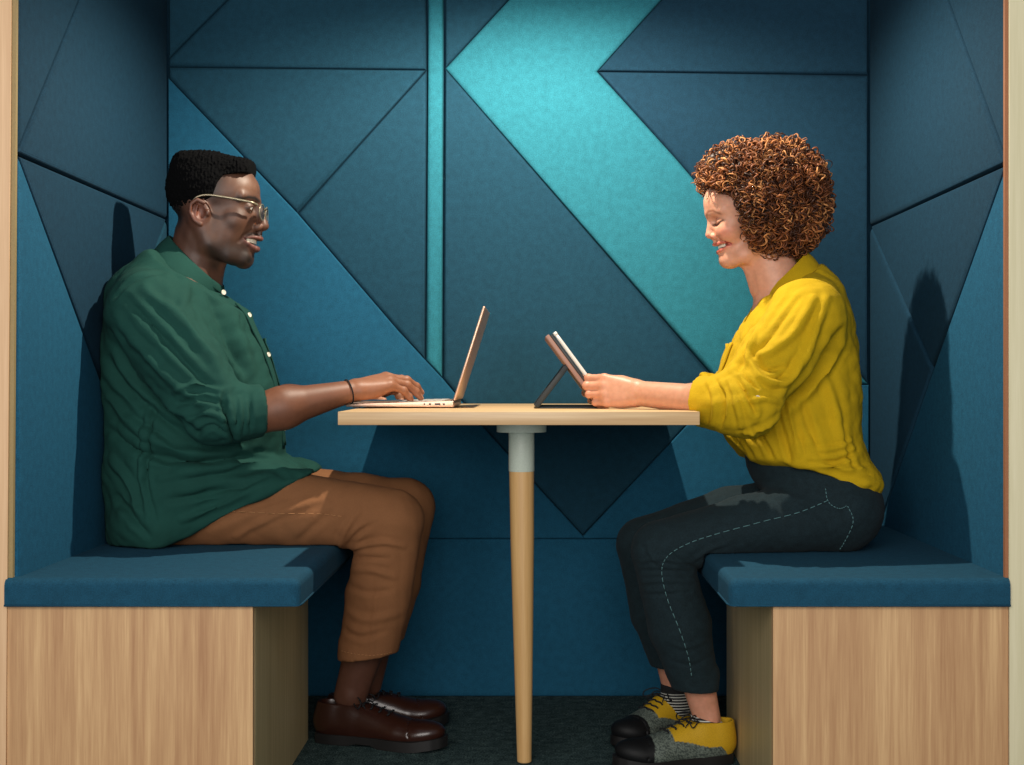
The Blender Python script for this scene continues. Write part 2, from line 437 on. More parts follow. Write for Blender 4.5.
def rest(V, x0, x1, y0, y1, z, deep=0.03):
    """flatten what presses on a surface against it"""
    m = (V[:, 0] > x0) & (V[:, 0] < x1) & (V[:, 1] > y0) & (V[:, 1] < y1) & (V[:, 2] < z) & (V[:, 2] > z-deep)
    V = V.copy(); V[m, 2] = z; return V
def nrm(v):
    v = np.array(v, float); return v/np.linalg.norm(v)
def P_cone(a, b, r1, r2):
    a = np.array(a, float); b = np.array(b, float); ba = b-a; L = ba@ba+1e-12
    def fn(X, Y, Z):
        x, y, z = X-a[0], Y-a[1], Z-a[2]
        t = np.clip((x*ba[0]+y*ba[1]+z*ba[2])/L, 0, 1)
        return np.sqrt((x-t*ba[0])**2+(y-t*ba[1])**2+(z-t*ba[2])**2)-(r1+(r2-r1)*t)
    r = max(r1, r2); return fn, np.minimum(a, b)-r, np.maximum(a, b)+r
def P_econe(a, b, e1, e2, side=(0, 1, 0)):
    """tapered limb with an elliptic section: e = (half size across, half size along 'side')"""
    a = np.array(a, float); b = np.array(b, float); ba = b-a; Ln = np.linalg.norm(ba); t_ = ba/Ln
    v = np.array(side, float); v = v-t_*(v@t_); v /= np.linalg.norm(v); u = np.cross(v, t_)
    def fn(X, Y, Z):
        x, y, z = X-a[0], Y-a[1], Z-a[2]
        q = x*t_[0]+y*t_[1]+z*t_[2]; tt = np.clip(q/Ln, 0, 1)
        du = x*u[0]+y*u[1]+z*u[2]; dv = x*v[0]+y*v[1]+z*v[2]; dt = q-tt*Ln
        ru = e1[0]+(e2[0]-e1[0])*tt; rv = e1[1]+(e2[1]-e1[1])*tt; rt = np.minimum(ru, rv)
        k = np.sqrt((du/ru)**2+(dv/rv)**2+(dt/rt)**2+1e-9); g = np.sqrt((du/ru**2)**2+(dv/rv**2)**2+(dt/rt**2)**2+1e-9)
        return k*(k-1)/g
    r = max(e1+e2); return fn, np.minimum(a, b)-r, np.maximum(a, b)+r
def rotm(axis, deg):
    return np.array(Matrix.Rotation(math.radians(deg), 3, axis))
def P_ell(c, r, R=None):
    c = np.array(c, float); r = np.array(r, float); R = np.eye(3) if R is None else np.array(R)
    def fn(X, Y, Z):
        x, y, z = X-c[0], Y-c[1], Z-c[2]
        l = [x*R[0, i]+y*R[1, i]+z*R[2, i] for i in range(3)]
        k = np.sqrt(sum((l[i]/r[i])**2 for i in range(3))+1e-9); g = np.sqrt(sum((l[i]/r[i]**2)**2 for i in range(3))+1e-12)
        return k*(k-1)/g
    m = max(r); return fn, c-m, c+m
def P_box(c, hs, rnd, R=None):
    c = np.array(c, float); hs = np.array(hs, float)-rnd; R = np.eye(3) if R is None else np.array(R)
    def fn(X, Y, Z):
        x, y, z = X-c[0], Y-c[1], Z-c[2]
        l = [np.abs(x*R[0, i]+y*R[1, i]+z*R[2, i])-hs[i] for i in range(3)]
        out = np.sqrt(sum(np.maximum(q, 0)**2 for q in l)+1e-12); ins = np.minimum(np.maximum(np.maximum(l[0], l[1]), l[2]), 0)
        return out+ins-rnd
    m = np.linalg.norm(hs+rnd); return fn, c-m, c+m
def P_chain(pts, rs, k=0.0):
    prs = [P_cone(pts[i], pts[i+1], rs[i], rs[i+1]) for i in range(len(pts)-1)]
    lo = np.min([p[1] for p in prs], 0); hi = np.max([p[2] for p in prs], 0)
    def fn(X, Y, Z):
        d = prs[0][0](X, Y, Z)
        for p in prs[1:]:
            e = p[0](X, Y, Z)
            if k > 0:
                h = np.clip(0.5+0.5*(d-e)/k, 0, 1); d = d*(1-h)+e*h-k*h*(1-h)
            else: d = np.minimum(d, e)
        return d
    return fn, lo, hi
def P_slices(sl, k=0.02):
    """torso as elliptic sections: list of (centre, half depth, half width)"""
    prs = [P_econe(sl[i][0], sl[i+1][0], (sl[i][1], sl[i][2]), (sl[i+1][1], sl[i+1][2])) for i in range(len(sl)-1)]
    return prs
def vnormals(V, Q):
    a = V[Q[:, 2]]-V[Q[:, 0]]; b = V[Q[:, 3]]-V[Q[:, 1]]; fn = np.cross(a, b)
    Nn = np.zeros_like(V)
    for i in range(4): np.add.at(Nn, Q[:, i], fn)
    return Nn/(np.linalg.norm(Nn, axis=1)[:, None]+1e-12)
def relax(V, Q, it=2, lam=0.5):
    for _ in range(it):
        S = np.zeros_like(V); C = np.zeros(len(V))
        for i in range(4):
            j = (i+1) % 4
            np.add.at(S, Q[:, i], V[Q[:, j]]); np.add.at(S, Q[:, j], V[Q[:, i]])
            np.add.at(C, Q[:, i], 1); np.add.at(C, Q[:, j], 1)
        V = V*(1-lam)+lam*S/np.maximum(C, 1)[:, None]
    return V
def segdist(p, a, b):
    ba = b-a; t = np.clip(((p-a)@ba)/(ba@ba+1e-12), 0, 1); return np.linalg.norm(p-a-t[:, None]*ba, axis=1), t
def folds(V, Q, lst, s0, amp=1.0, both=True):
    """cloth folds pressed into the sides of a garment; each is (points, height in mm, width in mm).
    a fold is a line on the figure's side plane, written in the photograph's pixels at scale s0"""
    Nn = vnormals(V, Q); p = np.stack([VX+V[:, 0]*s0, VY+(CZ-V[:, 2])*s0], 1)
    w = np.clip((np.abs(Nn[:, 1]) if both else -Nn[:, 1])*1.6, 0, 1); d = np.zeros(len(V))
    for f in lst:
        pts, h, wd = f[:3]; sp = smooth_path([(x, y, 0) for x, y in pts], 5)[:, :2] if len(pts) > 2 else np.array(pts, float)
        best = np.full(len(V), 1e9); L = len(sp)-1; bt = np.zeros(len(V))
        bb = (p[:, 0] > sp[:, 0].min()-30) & (p[:, 0] < sp[:, 0].max()+30) & (p[:, 1] > sp[:, 1].min()-30) & (p[:, 1] < sp[:, 1].max()+30)
        ii = np.nonzero(bb)[0]
        for i in range(L):
            q, t = segdist(p[ii], sp[i], sp[i+1]); m = q < best[ii]
            best[ii[m]] = q[m]; bt[ii[m]] = (i+t[m])/L
        wp = wd/1000*s0; env = np.sin(np.clip(bt*0.9+0.05, 0, 1)*math.pi)**0.6
        x = best/wp
        d += h/1000*env*(np.exp(-x*x)-0.35*np.exp(-(x-1.6)**2))
    return V+Nn*(d*w*amp)[:, None]
def ripples(V, Q, amp, freq, seed, n=8, aniso=(1, 1, 1)):
    rs = np.random.RandomState(seed); Nn = vnormals(V, Q); q = np.zeros(len(V))
    W = V+0.0
    for i in range(3): W[:, i] += 0.012*np.sin(V[:, (i+1) % 3]*37+i*1.7+seed)
    for i in range(n):
        k = rs.normal(size=3)*np.array(aniso); k = k/np.linalg.norm(k)*freq*rs.uniform(0.5, 1.7)
        q += np.abs(np.sin((W@k)+rs.uniform(0, 6.28)))*2-1.2
    return V+Nn*(q*amp/n**0.5)[:, None]
def to_mesh(name, pieces, mat, parent=None, cols=None, smooth=True):
    """pieces: list of (V, Q); one mesh object"""
    V = np.concatenate([p[0] for p in pieces]); o = 0; Fs = []
    for v, q in pieces: Fs.append(np.asarray(q)+o); o += len(v)
    me = bpy.data.meshes.new(name); Fc = np.concatenate(Fs)
    me.vertices.add(len(V)); me.vertices.foreach_set('co', V.astype(np.float32).ravel())
    me.loops.add(Fc.size); me.loops.foreach_set('vertex_index', Fc.astype(np.int32).ravel())
    me.polygons.add(len(Fc)); me.polygons.foreach_set('loop_start', (np.arange(len(Fc))*4).astype(np.int32))
    me.update(calc_edges=True); me.validate()
    me.polygons.foreach_set('use_smooth', [smooth]*len(me.polygons))
    if cols is not None:
        at_ = me.color_attributes.new('paint', 'FLOAT_COLOR', 'POINT')
        at_.data.foreach_set('color', np.asarray(cols, np.float32).ravel())
    return link(name, me, mat, parent)
def sstep(x, a, b):
    t = np.clip((x-a)/(b-a), 0, 1); return t*t*(3-2*t)
def from_px(V, Y0, s):
    """figure-side coordinates (u, v down, w across) measured off the photograph -> metres"""
    return np.stack([(V[:, 0]-VX)/s, Y0+V[:, 2]/s, CZ-(V[:, 1]-VY)/s], 1)
def flipq(Q): return np.asarray(Q)[:, ::-1]
# ------------------------------------------------------------------ hands
def hand(Fd, w, f, d, th_side, flex, spread=(6, 2, -3, -8), scale=1.0, thumb=(25, 35, 20, 20), fat=1.0, tk=0.004, nails=None):
    """w wrist point; f towards the fingers; d out of the back of the hand; th_side the direction of the thumb.
    flex: per finger (knuckle, middle, end) bends in degrees, index to little"""
    f = nrm(f); d = np.array(d, float); d = nrm(d-f*(d@f)); sd = np.array(th_side, float); sd = nrm(sd-f*(sd@f)-d*(sd@d)); w = np.array(w, float)
    S = scale; MC = [0.088, 0.086, 0.080, 0.073]; OFF = [0.027, 0.008, -0.011, -0.028]
    PH = [(0.042, 0.025, 0.019), (0.046, 0.029, 0.020), (0.043, 0.027, 0.020), (0.033, 0.020, 0.018)]
    RR = [0.0098, 0.0100, 0.0094, 0.0084]
    for i in range(4):
        base = w+f*0.012*S+sd*OFF[i]*0.55*S
        kn = w+f*MC[i]*S+sd*OFF[i]*S+d*(0.004 if i in (1, 2) else 0.001)*S
        Fd.add(P_cone(base, kn-d*0.004*S, 0.0165*S*fat, (RR[i]+0.0022)*S*fat), 0.012*S)
        a = math.radians(spread[i]); f2 = nrm(f*math.cos(a)+sd*math.sin(a))
        ang = 0; p = kn-d*0.003*S; r = RR[i]*S*fat
        for j in range(3):
            ang += math.radians(flex[i][j]); dr = f2*math.cos(ang)-d*math.sin(ang)
            q = p+dr*PH[i][j]*S
            Fd.add(P_cone(p, q, r*(1.06 if j else 1.05), r*(0.93 if j < 2 else 0.80)), tk*S if j else 0.007*S)
            r *= 0.93
            if j < 2: Fd.add(P_ell(q, (r*1.09,)*3), 0.002)
            if j == 2 and nails is not None:
                up = f2*math.sin(ang)+d*math.cos(ang); nails.append((q-dr*0.001*S+up*r*0.55, dr, up, 0.0058*S))
            p = q
    # palm pads
    Fd.add(P_ell(w+f*0.05*S-d*0.006*S, (0.040*S, 0.034*S, 0.0145*S*fat), np.stack([f, sd, d], 1)), 0.012*S)
    Fd.add(P_ell(w+f*0.034*S-d*0.010*S+sd*0.020*S, (0.028*S, 0.014*S, 0.014*S*fat), np.stack([nrm(f+sd*0.5), nrm(sd-f*0.5), d], 1)), 0.010*S)
    Fd.add(P_ell(w+f*0.036*S-d*0.009*S-sd*0.020*S, (0.032*S, 0.012*S, 0.013*S*fat), np.stack([f, sd, d], 1)), 0.010*S)
    # thumb
    out, palmar, b1, b2 = [math.radians(t) for t in thumb]
    cm = w+f*0.016*S+sd*0.020*S-d*0.006*S
    dr = nrm(f*math.cos(out)+sd*math.sin(out)); dr = nrm(dr*math.cos(palmar)-d*math.sin(palmar))
    p = cm; ax = nrm(f*math.cos(out+0.9)-sd*math.sin(-out)*0) if False else None
    tgt = nrm(f*0.8-d*0.3)
    L = (0.044, 0.033, 0.027); r = 0.0125*S*fat
    for j in range(3):
        q = p+dr*L[j]*S
        Fd.add(P_cone(p, q, r, r*0.86), 0.009*S if j == 0 else 0.004*S); r *= 0.89
        if j == 2 and nails is not None:
            up = nrm(sd*0.6+d*0.8); nails.append((q+up*r*0.5, dr, up, 0.0068*S))
        bend = (b1, b2, 0)[j]
        dr = nrm(dr*math.cos(bend)+nrm(tgt-dr*(tgt@dr))*math.sin(bend)); p = q
def nailpaint(V, nails):
    m = np.zeros(len(V))
    for c, dr, up, r in nails:
        q = V-c; l = np.abs(q@dr)/(r*1.25); sd = np.cross(dr, up); a = np.abs(q@sd)/(r*0.95)
        m = np.maximum(m, ((l < 1) & (a < 1) & (q@up > -r*0.35)).astype(float)*((np.linalg.norm(q, axis=1) < r*1.8)))
    return m
# ------------------------------------------------------------------ materials for people
def skinmat(name, rough=0.42, sss=0.12, rad=(0.01, 0.004, 0.002), coat=0.0, spec=0.5):
    m, nt, b = newmat(name)
    at_ = N(nt, 'ShaderNodeAttribute'); at_.attribute_name = 'paint'
    v = coords(nt); n = noise(nt, v, 90, 4); n2 = noise(nt, v, 900, 2)
    mx = N(nt, 'ShaderNodeMix', data_type='RGBA', blend_type='MULTIPLY'); mx.inputs[0].default_value = 1
    nt.links.new(at_.outputs['Color'], mx.inputs[6])
    nt.links.new(ramp(nt, n, [(0.3, (0.86, 0.84, 0.82, 1)), (0.7, (1, 1, 1, 1))]), mx.inputs[7])
    nt.links.new(mx.outputs[2], b.inputs['Base Color'])
    b.inputs['Roughness'].default_value = rough; b.inputs['Specular IOR Level'].default_value = spec
    b.inputs['Subsurface Weight'].default_value = sss; b.inputs['Subsurface Radius'].default_value = rad; b.inputs['Subsurface Scale'].default_value = 1.0
    bump(nt, n2, b, 0.12, 0.0008); return m
def cloth(name, rgb, mott=0.07, bstr=0.4, scale=260, rough=0.85, sheen=0.0, fine=700):
    m, nt, b = newmat(name)
    h, v = weave(nt, scale); n1 = noise(nt, v, fine, 2); n2 = noise(nt, v, 14, 4, 0.6)
    f = math_(nt, 'ADD', math_(nt, 'MULTIPLY', n1, 0.55), math_(nt, 'MULTIPLY', n2, 0.45))
    c = np.array(lin(rgb)[:3]); k = mott*2.4
    nt.links.new(ramp(nt, f, [(0.32, tuple(c*(1-k))+(1,)), (0.68, tuple(np.minimum(c*(1+k), 1))+(1,))]), b.inputs['Base Color'])
    b.inputs['Roughness'].default_value = rough; b.inputs['Specular IOR Level'].default_value = 0.25
    b.inputs['Sheen Weight'].default_value = sheen
    bump(nt, math_(nt, 'ADD', h, math_(nt, 'MULTIPLY', noise(nt, v, 60, 4, 0.6), 1.2)), b, bstr, 0.0012); return m
def paintmat(name, rough=0.5, bs=0.3, bscale=500, spec=0.5, coat=0.0, mot=0.8):
    m, nt, b = newmat(name)
    at_ = N(nt, 'ShaderNodeAttribute'); at_.attribute_name = 'paint'
    v = coords(nt); n = noise(nt, v, bscale, 3)
    mx = N(nt, 'ShaderNodeMix', data_type='RGBA', blend_type='MULTIPLY'); mx.inputs[0].default_value = 1
    nt.links.new(at_.outputs['Color'], mx.inputs[6]); nt.links.new(ramp(nt, n, [(0.3, (mot, mot, mot, 1)), (0.7, (1, 1, 1, 1))]), mx.inputs[7])
    nt.links.new(mx.outputs[2], b.inputs['Base Color']); b.inputs['Roughness'].default_value = rough
    b.inputs['Specular IOR Level'].default_value = spec; b.inputs['Coat Weight'].default_value = coat
    bump(nt, n, b, bs, 0.001); return m
M_SKIN_D = skinmat('skin_dark', 0.52, 0.05, (0.006, 0.002, 0.001), spec=0.5)
M_SKIN_L = skinmat('skin_light', 0.45, 0.18, (0.012, 0.004, 0.002), spec=0.4)
M_SHIRT_G = cloth('green_cotton', (22, 67, 59))
M_TROUS = cloth('brown_twill', (132, 88, 56), 0.06)
M_SHIRT_Y = cloth('mustard_linen', (198, 160, 12), 0.06, 0.5)
M_HAIR_B = plain('black_hair', (7, 7, 8), 0.95, spec=0.08, bs=0.5, bscale=1400)
M_BUTTON = plain('button_white', (214, 208, 192), 0.35)
M_THREAD_T = plain('seam_thread', (176, 124, 80), 0.8)
M_GLASSF = plain('spectacle_metal', (150, 140, 118), 0.3, 0.6)
def glassmat():
    m, nt, b = newmat('lens_glass'); b.inputs['Base Color'].default_value = (0.95, 1, 1, 1)
    b.inputs['Transmission Weight'].default_value = 1; b.inputs['Roughness'].default_value = 0.02; b.inputs['IOR'].default_value = 1.15
    return m
M_LENS = glassmat()
M_EYE = paintmat('eye', 0.12, 0, spec=0.6, mot=1.0)
M_TEETH = plain('teeth', (226, 216, 196), 0.25)
def L3(c): return np.array(lin(c)[:3])
def cols_of(n, c): return np.tile(np.append(L3(c), 1.0), (n, 1))
def mixc(C, m, c):
    C[:, :3] = C[:, :3]*(1-m[:, None])+L3(c)*m[:, None]; return C
def disc_button(name, c, n, r, mat, parent, t=0.0016):
    n = Vector(n).normalized(); M = Matrix.Translation(Vector(c))@n.to_track_quat('Z', 'Y').to_matrix().to_4x4()
    return lathe(name, [(r*0.55, 0.0), (r, 0.0), (r, t), (r*0.8, t*1.35), (r*0.6, t*0.8)], mat, parent, 16, M)
def eyeball(name, c, r, look, parent, iris=(50, 30, 20)):
    """a ball with iris and pupil"""
    bm = bmesh.new(); bmesh.ops.create_uvsphere(bm, u_segments=24, v_segments=16, radius=r)
    q = Vector(look).normalized().to_track_quat('Z', 'Y').to_matrix().to_4x4()
    zs = [v.co.z/r for v in bm.verts]
    bmesh.ops.transform(bm, matrix=Matrix.Translation(Vector(c))@q, verts=bm.verts)
    o = obj(name, bm, M_EYE, parent, angle=180)
    z = np.array(zs); C = cols_of(len(z), (168, 158, 148)); C = mixc(C, (z > 0.86).astype(float), iris); C = mixc(C, (z > 0.965).astype(float), (6, 5, 5))
    a = o.data.color_attributes.new('paint', 'FLOAT_COLOR', 'POINT'); a.data.foreach_set('color', C.astype(np.float32).ravel())
    return o
def limb_piece(Fd): V, Q = Fd.mesh(); return V, Q
# =================================================================== THE MAN
MAN = empty('person', (0, 0, 0), 'person in green shirt, brown trousers and glasses typing on a laptop', 'person')
MY = 0.63; MS = F/(MY-CY)                         # his middle plane and its scale
def mh(u, v, w=0.0): return np.array([(u-VX)/MS, MY+w/MS, CZ-(v-VY)/MS])
# ---- head, measured in the side view (u right, v down, w across)
MOUTH = {}
def man_head():
    Fd = Field((158, 145, -48), (280, 300, 48), 0.8)
    both = (-1, 1)
    Fd.add(P_ell((207, 192, 0), (38.5, 35, 32)), 0)
    Fd.add(P_ell((230.5, 193, 0), (29.3, 28, 27.5)), 8)
    Fd.add(P_ell((233, 219, 0), (23.5, 30, 24)), 8)
    Fd.add(P_ell((236.5, 237, 0), (18, 21, 17)), 8)
    for s in both:
        Fd.add(P_chain([(205, 222, s*24), (213, 245, s*22), (230, 256, s*15), (243, 260, s*6)], [11, 9, 7, 7], 5), 13)
        Fd.add(P_ell((222, 233, s*16), (15, 17, 10)), 12); Fd.add(P_ell((238.5, 221.5, s*17.5), (10, 9.5, 8)), 8)           # cheek lifted by the smile
        Fd.add(P_cone((254.5, 200, s*3), (246, 198.5, s*21), 4.6, 4.2), 4)   # brow ridge
        Fd.sub(P_ell((258, 209, s*12.5), (7.5, 5.5, 7.5)), 4)
        Fd.add(P_ell((250.2, 209, s*12.2), (6.0, 5.8, 6.8)), 1.5)  # lids over the eye
        Fd.sub(P_ell((255.8, 210.2, s*12.4), (4.2, 1.25, 5.2)), 0.8)
    Fd.add(P_ell((244.5, 257.5, 0), (7.5, 9, 11)), 5)
    Fd.add(P_ell((246.0, 262.0, 0), (4.6, 4.2, 8)), 3)
    # muzzle
    Fd.add(P_ell((247.5, 241, 0), (10.5, 12, 11.5)), 6)
    # nose
    Fd.add(P_cone((257, 203, 0), (263, 222, 0), 3.4, 4.2), 4)
    Fd.add(P_ell((263.4, 226.0, 0), (5.6, 4.9, 5.6)), 2.5)
    for s in both:
        Fd.add(P_ell((258.5, 228.0, s*6.4), (4.8, 4.0, 3.6)), 2)
        Fd.sub(P_ell((261.0, 231.8, s*3.6), (2.6, 1.7, 1.6)), 0.8)
    Fd.add(P_cone((260, 232, 0), (259.5, 237, 0), 2.2, 2.2), 2)
    # smiling mouth
    sf = lambda v_, w_: Fd.surf(v_, w_)
    WW = [0, 3.5, 7, 10.5, 13.5]
    su = [sf(239, q) for q in WW]; sm = [sf(244, q) for q in WW]; so = [sf(249, q) for q in WW]
    MOUTH['m'] = sm
    cav = [(sm[i]-0.2, (244.2, 244.1, 243.4, 242.0, 240.0)[i], WW[i]) for i in range(5)]
    for s in both: Fd.sub(P_chain([(a, b, s*c) for a, b, c in cav], [4.3, 4.2, 3.6, 2.4, 0.9]), 0.7)
    up = [(su[i]+(2.2, 1.9, 1.2, 0.4, -0.2)[i], (239.0, 238.7, 238.3, 238.0, 238.6)[i], WW[i]) for i in range(5)]
    lo = [(so[i]+(0.6, 0.6, 0.4, 0.2, -0.4)[i], (249.3, 249.0, 247.4, 244.8, 240.2)[i], WW[i]) for i in range(5)]
    for s in both:
        Fd.add(P_chain([(a, b, s*c) for a, b, c in up], [2.3, 2.3, 2.0, 1.5, 0.9], 1), 1.0)
        Fd.add(P_chain([(a, b, s*c) for a, b, c in lo], [3.1, 3.0, 2.5, 1.8, 0.9], 1), 1.2)
        Fd.sub(P_chain([(253, 233, s*11), (247, 237, s*15.5), (243.5, 243, s*18)], [0.9, 1.1, 0.9]), 3)    # smile line
    # ears
    EX = 6.5
    for s in both:
        Fd.add(P_ell((201+EX, 216, s*31.5), (9.5, 12.5, 4.0), rotm('Y', s*12)), 2.5)
        Fd.sub(P_ell((202.5+EX, 215.5, s*36), (5.2, 7.6, 4.0)), 1.5)
        Fd.add(P_chain([(205.5+EX, 207, s*35.5), (199+EX, 204, s*37), (193.0+EX, 208.5, s*37.2), (192.2+EX, 216, s*36.6), (196+EX, 224, s*35), (201.5+EX, 227.5, s*33.5)], [1.7, 1.9, 1.9, 1.7, 1.7, 2.4]), 1)
        Fd.add(P_ell((208.3+EX, 216.5, s*32.5), (2.4, 3.6, 2.6)), 1.5)
        Fd.add(P_cone((199+EX, 209.5, s*35), (197+EX, 219, s*34.6), 1.2, 1.2), 1)
    # neck
    Fd.add(P_econe((199, 236, 0), (190, 300, 0), (24, 25), (29, 31), (0, 0, 1)), 9)
    Fd.add(P_cone((219, 262, 0), (213, 285, 0), 6.5, 8), 7)
    for s in both: Fd.add(P_cone((197, 238, s*21), (207, 288, s*9), 6, 6), 6)
    Fd.warp(0.12, 0.5, 3)
    return Fd.mesh()
V, Q = man_head()
u, v, w = V[:, 0], V[:, 1], V[:, 2]; aw = np.abs(w)
C = cols_of(len(V), (84, 54, 40))
C = mixc(C, 0.55*np.exp(-(((u-250)/12)**2+((v-188)/10)**2)), (126, 86, 62))  # forehead highlight painted into the skin colour
C = mixc(C, 0.3*np.exp(-(((u-262)/6)**2+((v-226)/6)**2)), (126, 80, 60))
C = mixc(C, 0.5*np.exp(-(((u-206)/9)**2+((v-216)/12)**2)), (140, 76, 56))
fade = sstep(-(u-224)+(-(v-196))*0.55, -2, 20)*sstep(-(v-226), -10, 6)*sstep(-(u-212)-0.0*(v), -60, 0.1)
fade = np.maximum(sstep(238-u-0.3*(v-180), 0, 17)*sstep(205-v, -2, 10), sstep(192-u, 0, 9)*sstep(240-v, 0, 22)*(v > 190))*0.92
near_ear = np.exp(-(((u-206)/11)**2+((v-216)/13)**2)*1.2)
C = mixc(C, fade*(1-0.9*near_ear*(aw > 29)), (16, 14, 14))
beard = sstep(v-0.55*(250-u)*0.0, 234, 252)*sstep(u, 208, 218)*sstep(aw, 6, 12)*sstep(-(v), -275, -266)
C = mixc(C, beard*0.74, (26, 20, 18))
sb = np.exp(-((u-220)/5.0)**2)*sstep(v, 196, 204)*sstep(-v, -240, -225)*(aw > 20)
C = mixc(C, sb*0.35, (30, 22, 20))
goat = np.exp(-(((u-246)/8)**2+((v-260.5)/5.2)**2))*sstep(-aw, -15, -8)
C = mixc(C, np.clip(goat*1.5, 0, 0.95), (12, 10, 10))
mus = np.exp(-((v-235.3-0.02*aw**1.2)/1.9)**2)*(u > 246)*sstep(-aw, -15, -11)
C = mixc(C, mus*0.75, (18, 14, 13))
def linemask(u, v, pts, wd):
    p = np.stack([u, v], 1); b = np.full(len(u), 1e9)
    for a, c in zip(pts, pts[1:]): b = np.minimum(b, segdist(p, np.array(a, float), np.array(c, float))[0])
    return np.exp(-(b/wd)**2)
C = mixc(C, linemask(aw, v, [(4, 202.0), (11, 199.5), (19, 199.5), (25, 202)], 1.8)*(u > 238)*0.95, (12, 10, 10))
lips = np.maximum(linemask(aw, v, [(0, 238.8), (5, 238.4), (9, 238), (13, 239)], 1.5), linemask(aw, v, [(0, 249.8), (5, 249.2), (9, 247), (13, 241)], 2.1))*(u > 238)
C = mixc(C, lips*0.8, (112, 62, 56))
inm = (np.abs(v-244+0.12*aw) < 4.0)*(aw < 12)*(u < np.interp(aw, [0, 3.5, 7, 10.5, 13.5], MOUTH['m'])-1.6)*(u > 236)
C = mixc(C, inm.astype(float)*0.85, (50, 16, 16))
C = mixc(C, linemask(aw, v, [(6.5, 210.5), (12, 208.3), (18, 210)], 0.8)*(u > 245)*0.9, (10, 8, 8))
parts = [(np.asarray(from_px(V, MY, MS)), Q)]; colL = [C]
# ---- arms (skin up to inside the rolled sleeve) and hands
def arm_piece(el, wr, r_el, r_wr, f, d, th, flex, scale, lo, hi, thumb, fat, h=0.0016, spread=(6, 2, -3, -8), flat=0.85, nails=None, back=(0, 0, 0)):
    Fd = Field(lo, hi, h)
    el = np.array(el, float); wr = np.array(wr, float); m = el*0.62+wr*0.38+np.array(back)
    Fd.add(P_cone(el, m, r_el, r_el*0.98), 0)
    Fd.add(P_econe(m, wr, (r_el*0.97, r_el*0.92), (r_wr*flat, r_wr*1.12), th), 0.02)
    hand(Fd, wr, f, d, th, flex, spread, scale, thumb, fat, nails=nails)
    V, Q = Fd.mesh(); return relax(V, Q, 1, 0.4), Q
lx0_ = -0.4085
TZb = 0.7446+0.0165                                 # top of the laptop's keyboard deck
wr = at(354, 390.3, 0.50); kn = at(396, 378, 0.545)
el = at(238, 419, 0.405)
nl = []
PN = arm_piece(el, wr, 0.0435, 0.0262, kn-wr, (0.08, -0.25, 1), (-0.45, 1, 0.1), [(24, 20, 12), (22, 24, 12), (26, 24, 12), (34, 26, 12)], 1.0,
               np.minimum(el, wr)-0.07, np.array([kn[0]+0.14, kn[1]+0.10, 0.90]), (18, 22, 8, 8), 1.0, nails=nl)
wr2 = at(358, 392, 0.80); kn2 = at(396, 383, 0.75); el2 = at(246, 410, 0.86)
nl2 = []
PF = arm_piece(el2, wr2, 0.042, 0.0262, kn2-wr2, (0.08, 0.2, 1), (-0.3, -1, 0.1), [(30, 26, 16), (28, 28, 16), (30, 26, 16), (34, 26, 12)], 1.0,
               np.minimum(el2, wr2)-0.07-np.array([0, 0.08, 0]), np.array([kn2[0]+0.14, el2[1]+0.07, 0.90]), (30, 30, 15, 15), 1.0, nails=nl2)
for (pv, pq), nls in ((PN, nl), (PF, nl2)):
    Cc = cols_of(len(pv), (116, 72, 50)); Nn = vnormals(pv, pq)
    Cc = mixc(Cc, sstep(-Nn[:, 2], 0.2, 0.8)*sstep(pv[:, 0], wr[0]-0.02, wr[0]+0.02)*0.6, (176, 112, 84))
    Cc = mixc(Cc, sstep(pv[:, 0], wr[0]-0.05, wr[0]+0.03)*0.55, (168, 112, 82))  # hands lightened, a warm highlight put into the skin colour
    Cc = mixc(Cc, nailpaint(pv, nls)*0.7, (206, 150, 122))
    parts.append((pv, pq)); colL.append(Cc)
# ---- ankles
def ankle(kx, px0, Y0, Y1, r0, r1, h=0.003, foot=None):
    a = at(*kx, Y0); b = at(*px0, Y1)
    Fd = Field(np.minimum(a, b)-0.08, np.maximum(a, b)+0.08, h)
    Fd.add(P_econe(a, b, (r0, r0*0.9), (r1, r1*0.82)), 0)
    for s in (-1, 1): Fd.add(P_ell(b+np.array([0.004, s*r1*0.62, 0.008]), (0.013, 0.010, 0.016)), 0.015)
    if foot is not None: Fd.add(P_cone(b-np.array([0, 0, 0.02]), foot, r1*0.85, 0.025), 0.02)
    return Fd.mesh()
for args in (((370, 630), (350, 697), 0.585, 0.617, 0.046, 0.0365), ((378, 620), (366, 684), 0.715, 0.725, 0.045, 0.036)):
    pv, pq = ankle(*args); parts.append((pv, pq)); colL.append(cols_of(len(pv), (92, 58, 44)))
# ---- torso and legs under the clothes keep the body one surface
Fd = Field((-1.0, 0.36, 0.18), (-0.12, 0.90, 1.12), 0.011)
for pr in P_slices([(at(170, 492, MY), 0.075, 0.13), (at(175, 430, MY), 0.10, 0.135), (at(172, 340, MY), 0.10, 0.145), (at(180, 300, MY), 0.08, 0.13), (at(190, 275, MY), 0.05, 0.06)]): Fd.add(pr, 0.03)
for Ya, Yb, hp, knp, an in ((0.55, 0.53, (180, 508), (386, 520), (368, 640)), (0.71, 0.735, (185, 500), (400, 505), (377, 630))):
    Fd.add(P_cone(at(*hp, Ya), at(*knp, Yb), 0.055, 0.045), 0.03); Fd.add(P_cone(at(*knp, Yb), at(*an, Yb+0.03*(Yb < 0.6)), 0.045, 0.036), 0.02)
for sh, e_ in (((150, 305, 0.46), el), ((155, 302, 0.80), el2)):
    Fd.add(P_cone(at(*sh), e_, 0.045, 0.036), 0.03)
pv, pq = Fd.mesh(); parts.append((pv, pq)); colL.append(cols_of(len(pv), (108, 68, 48)))
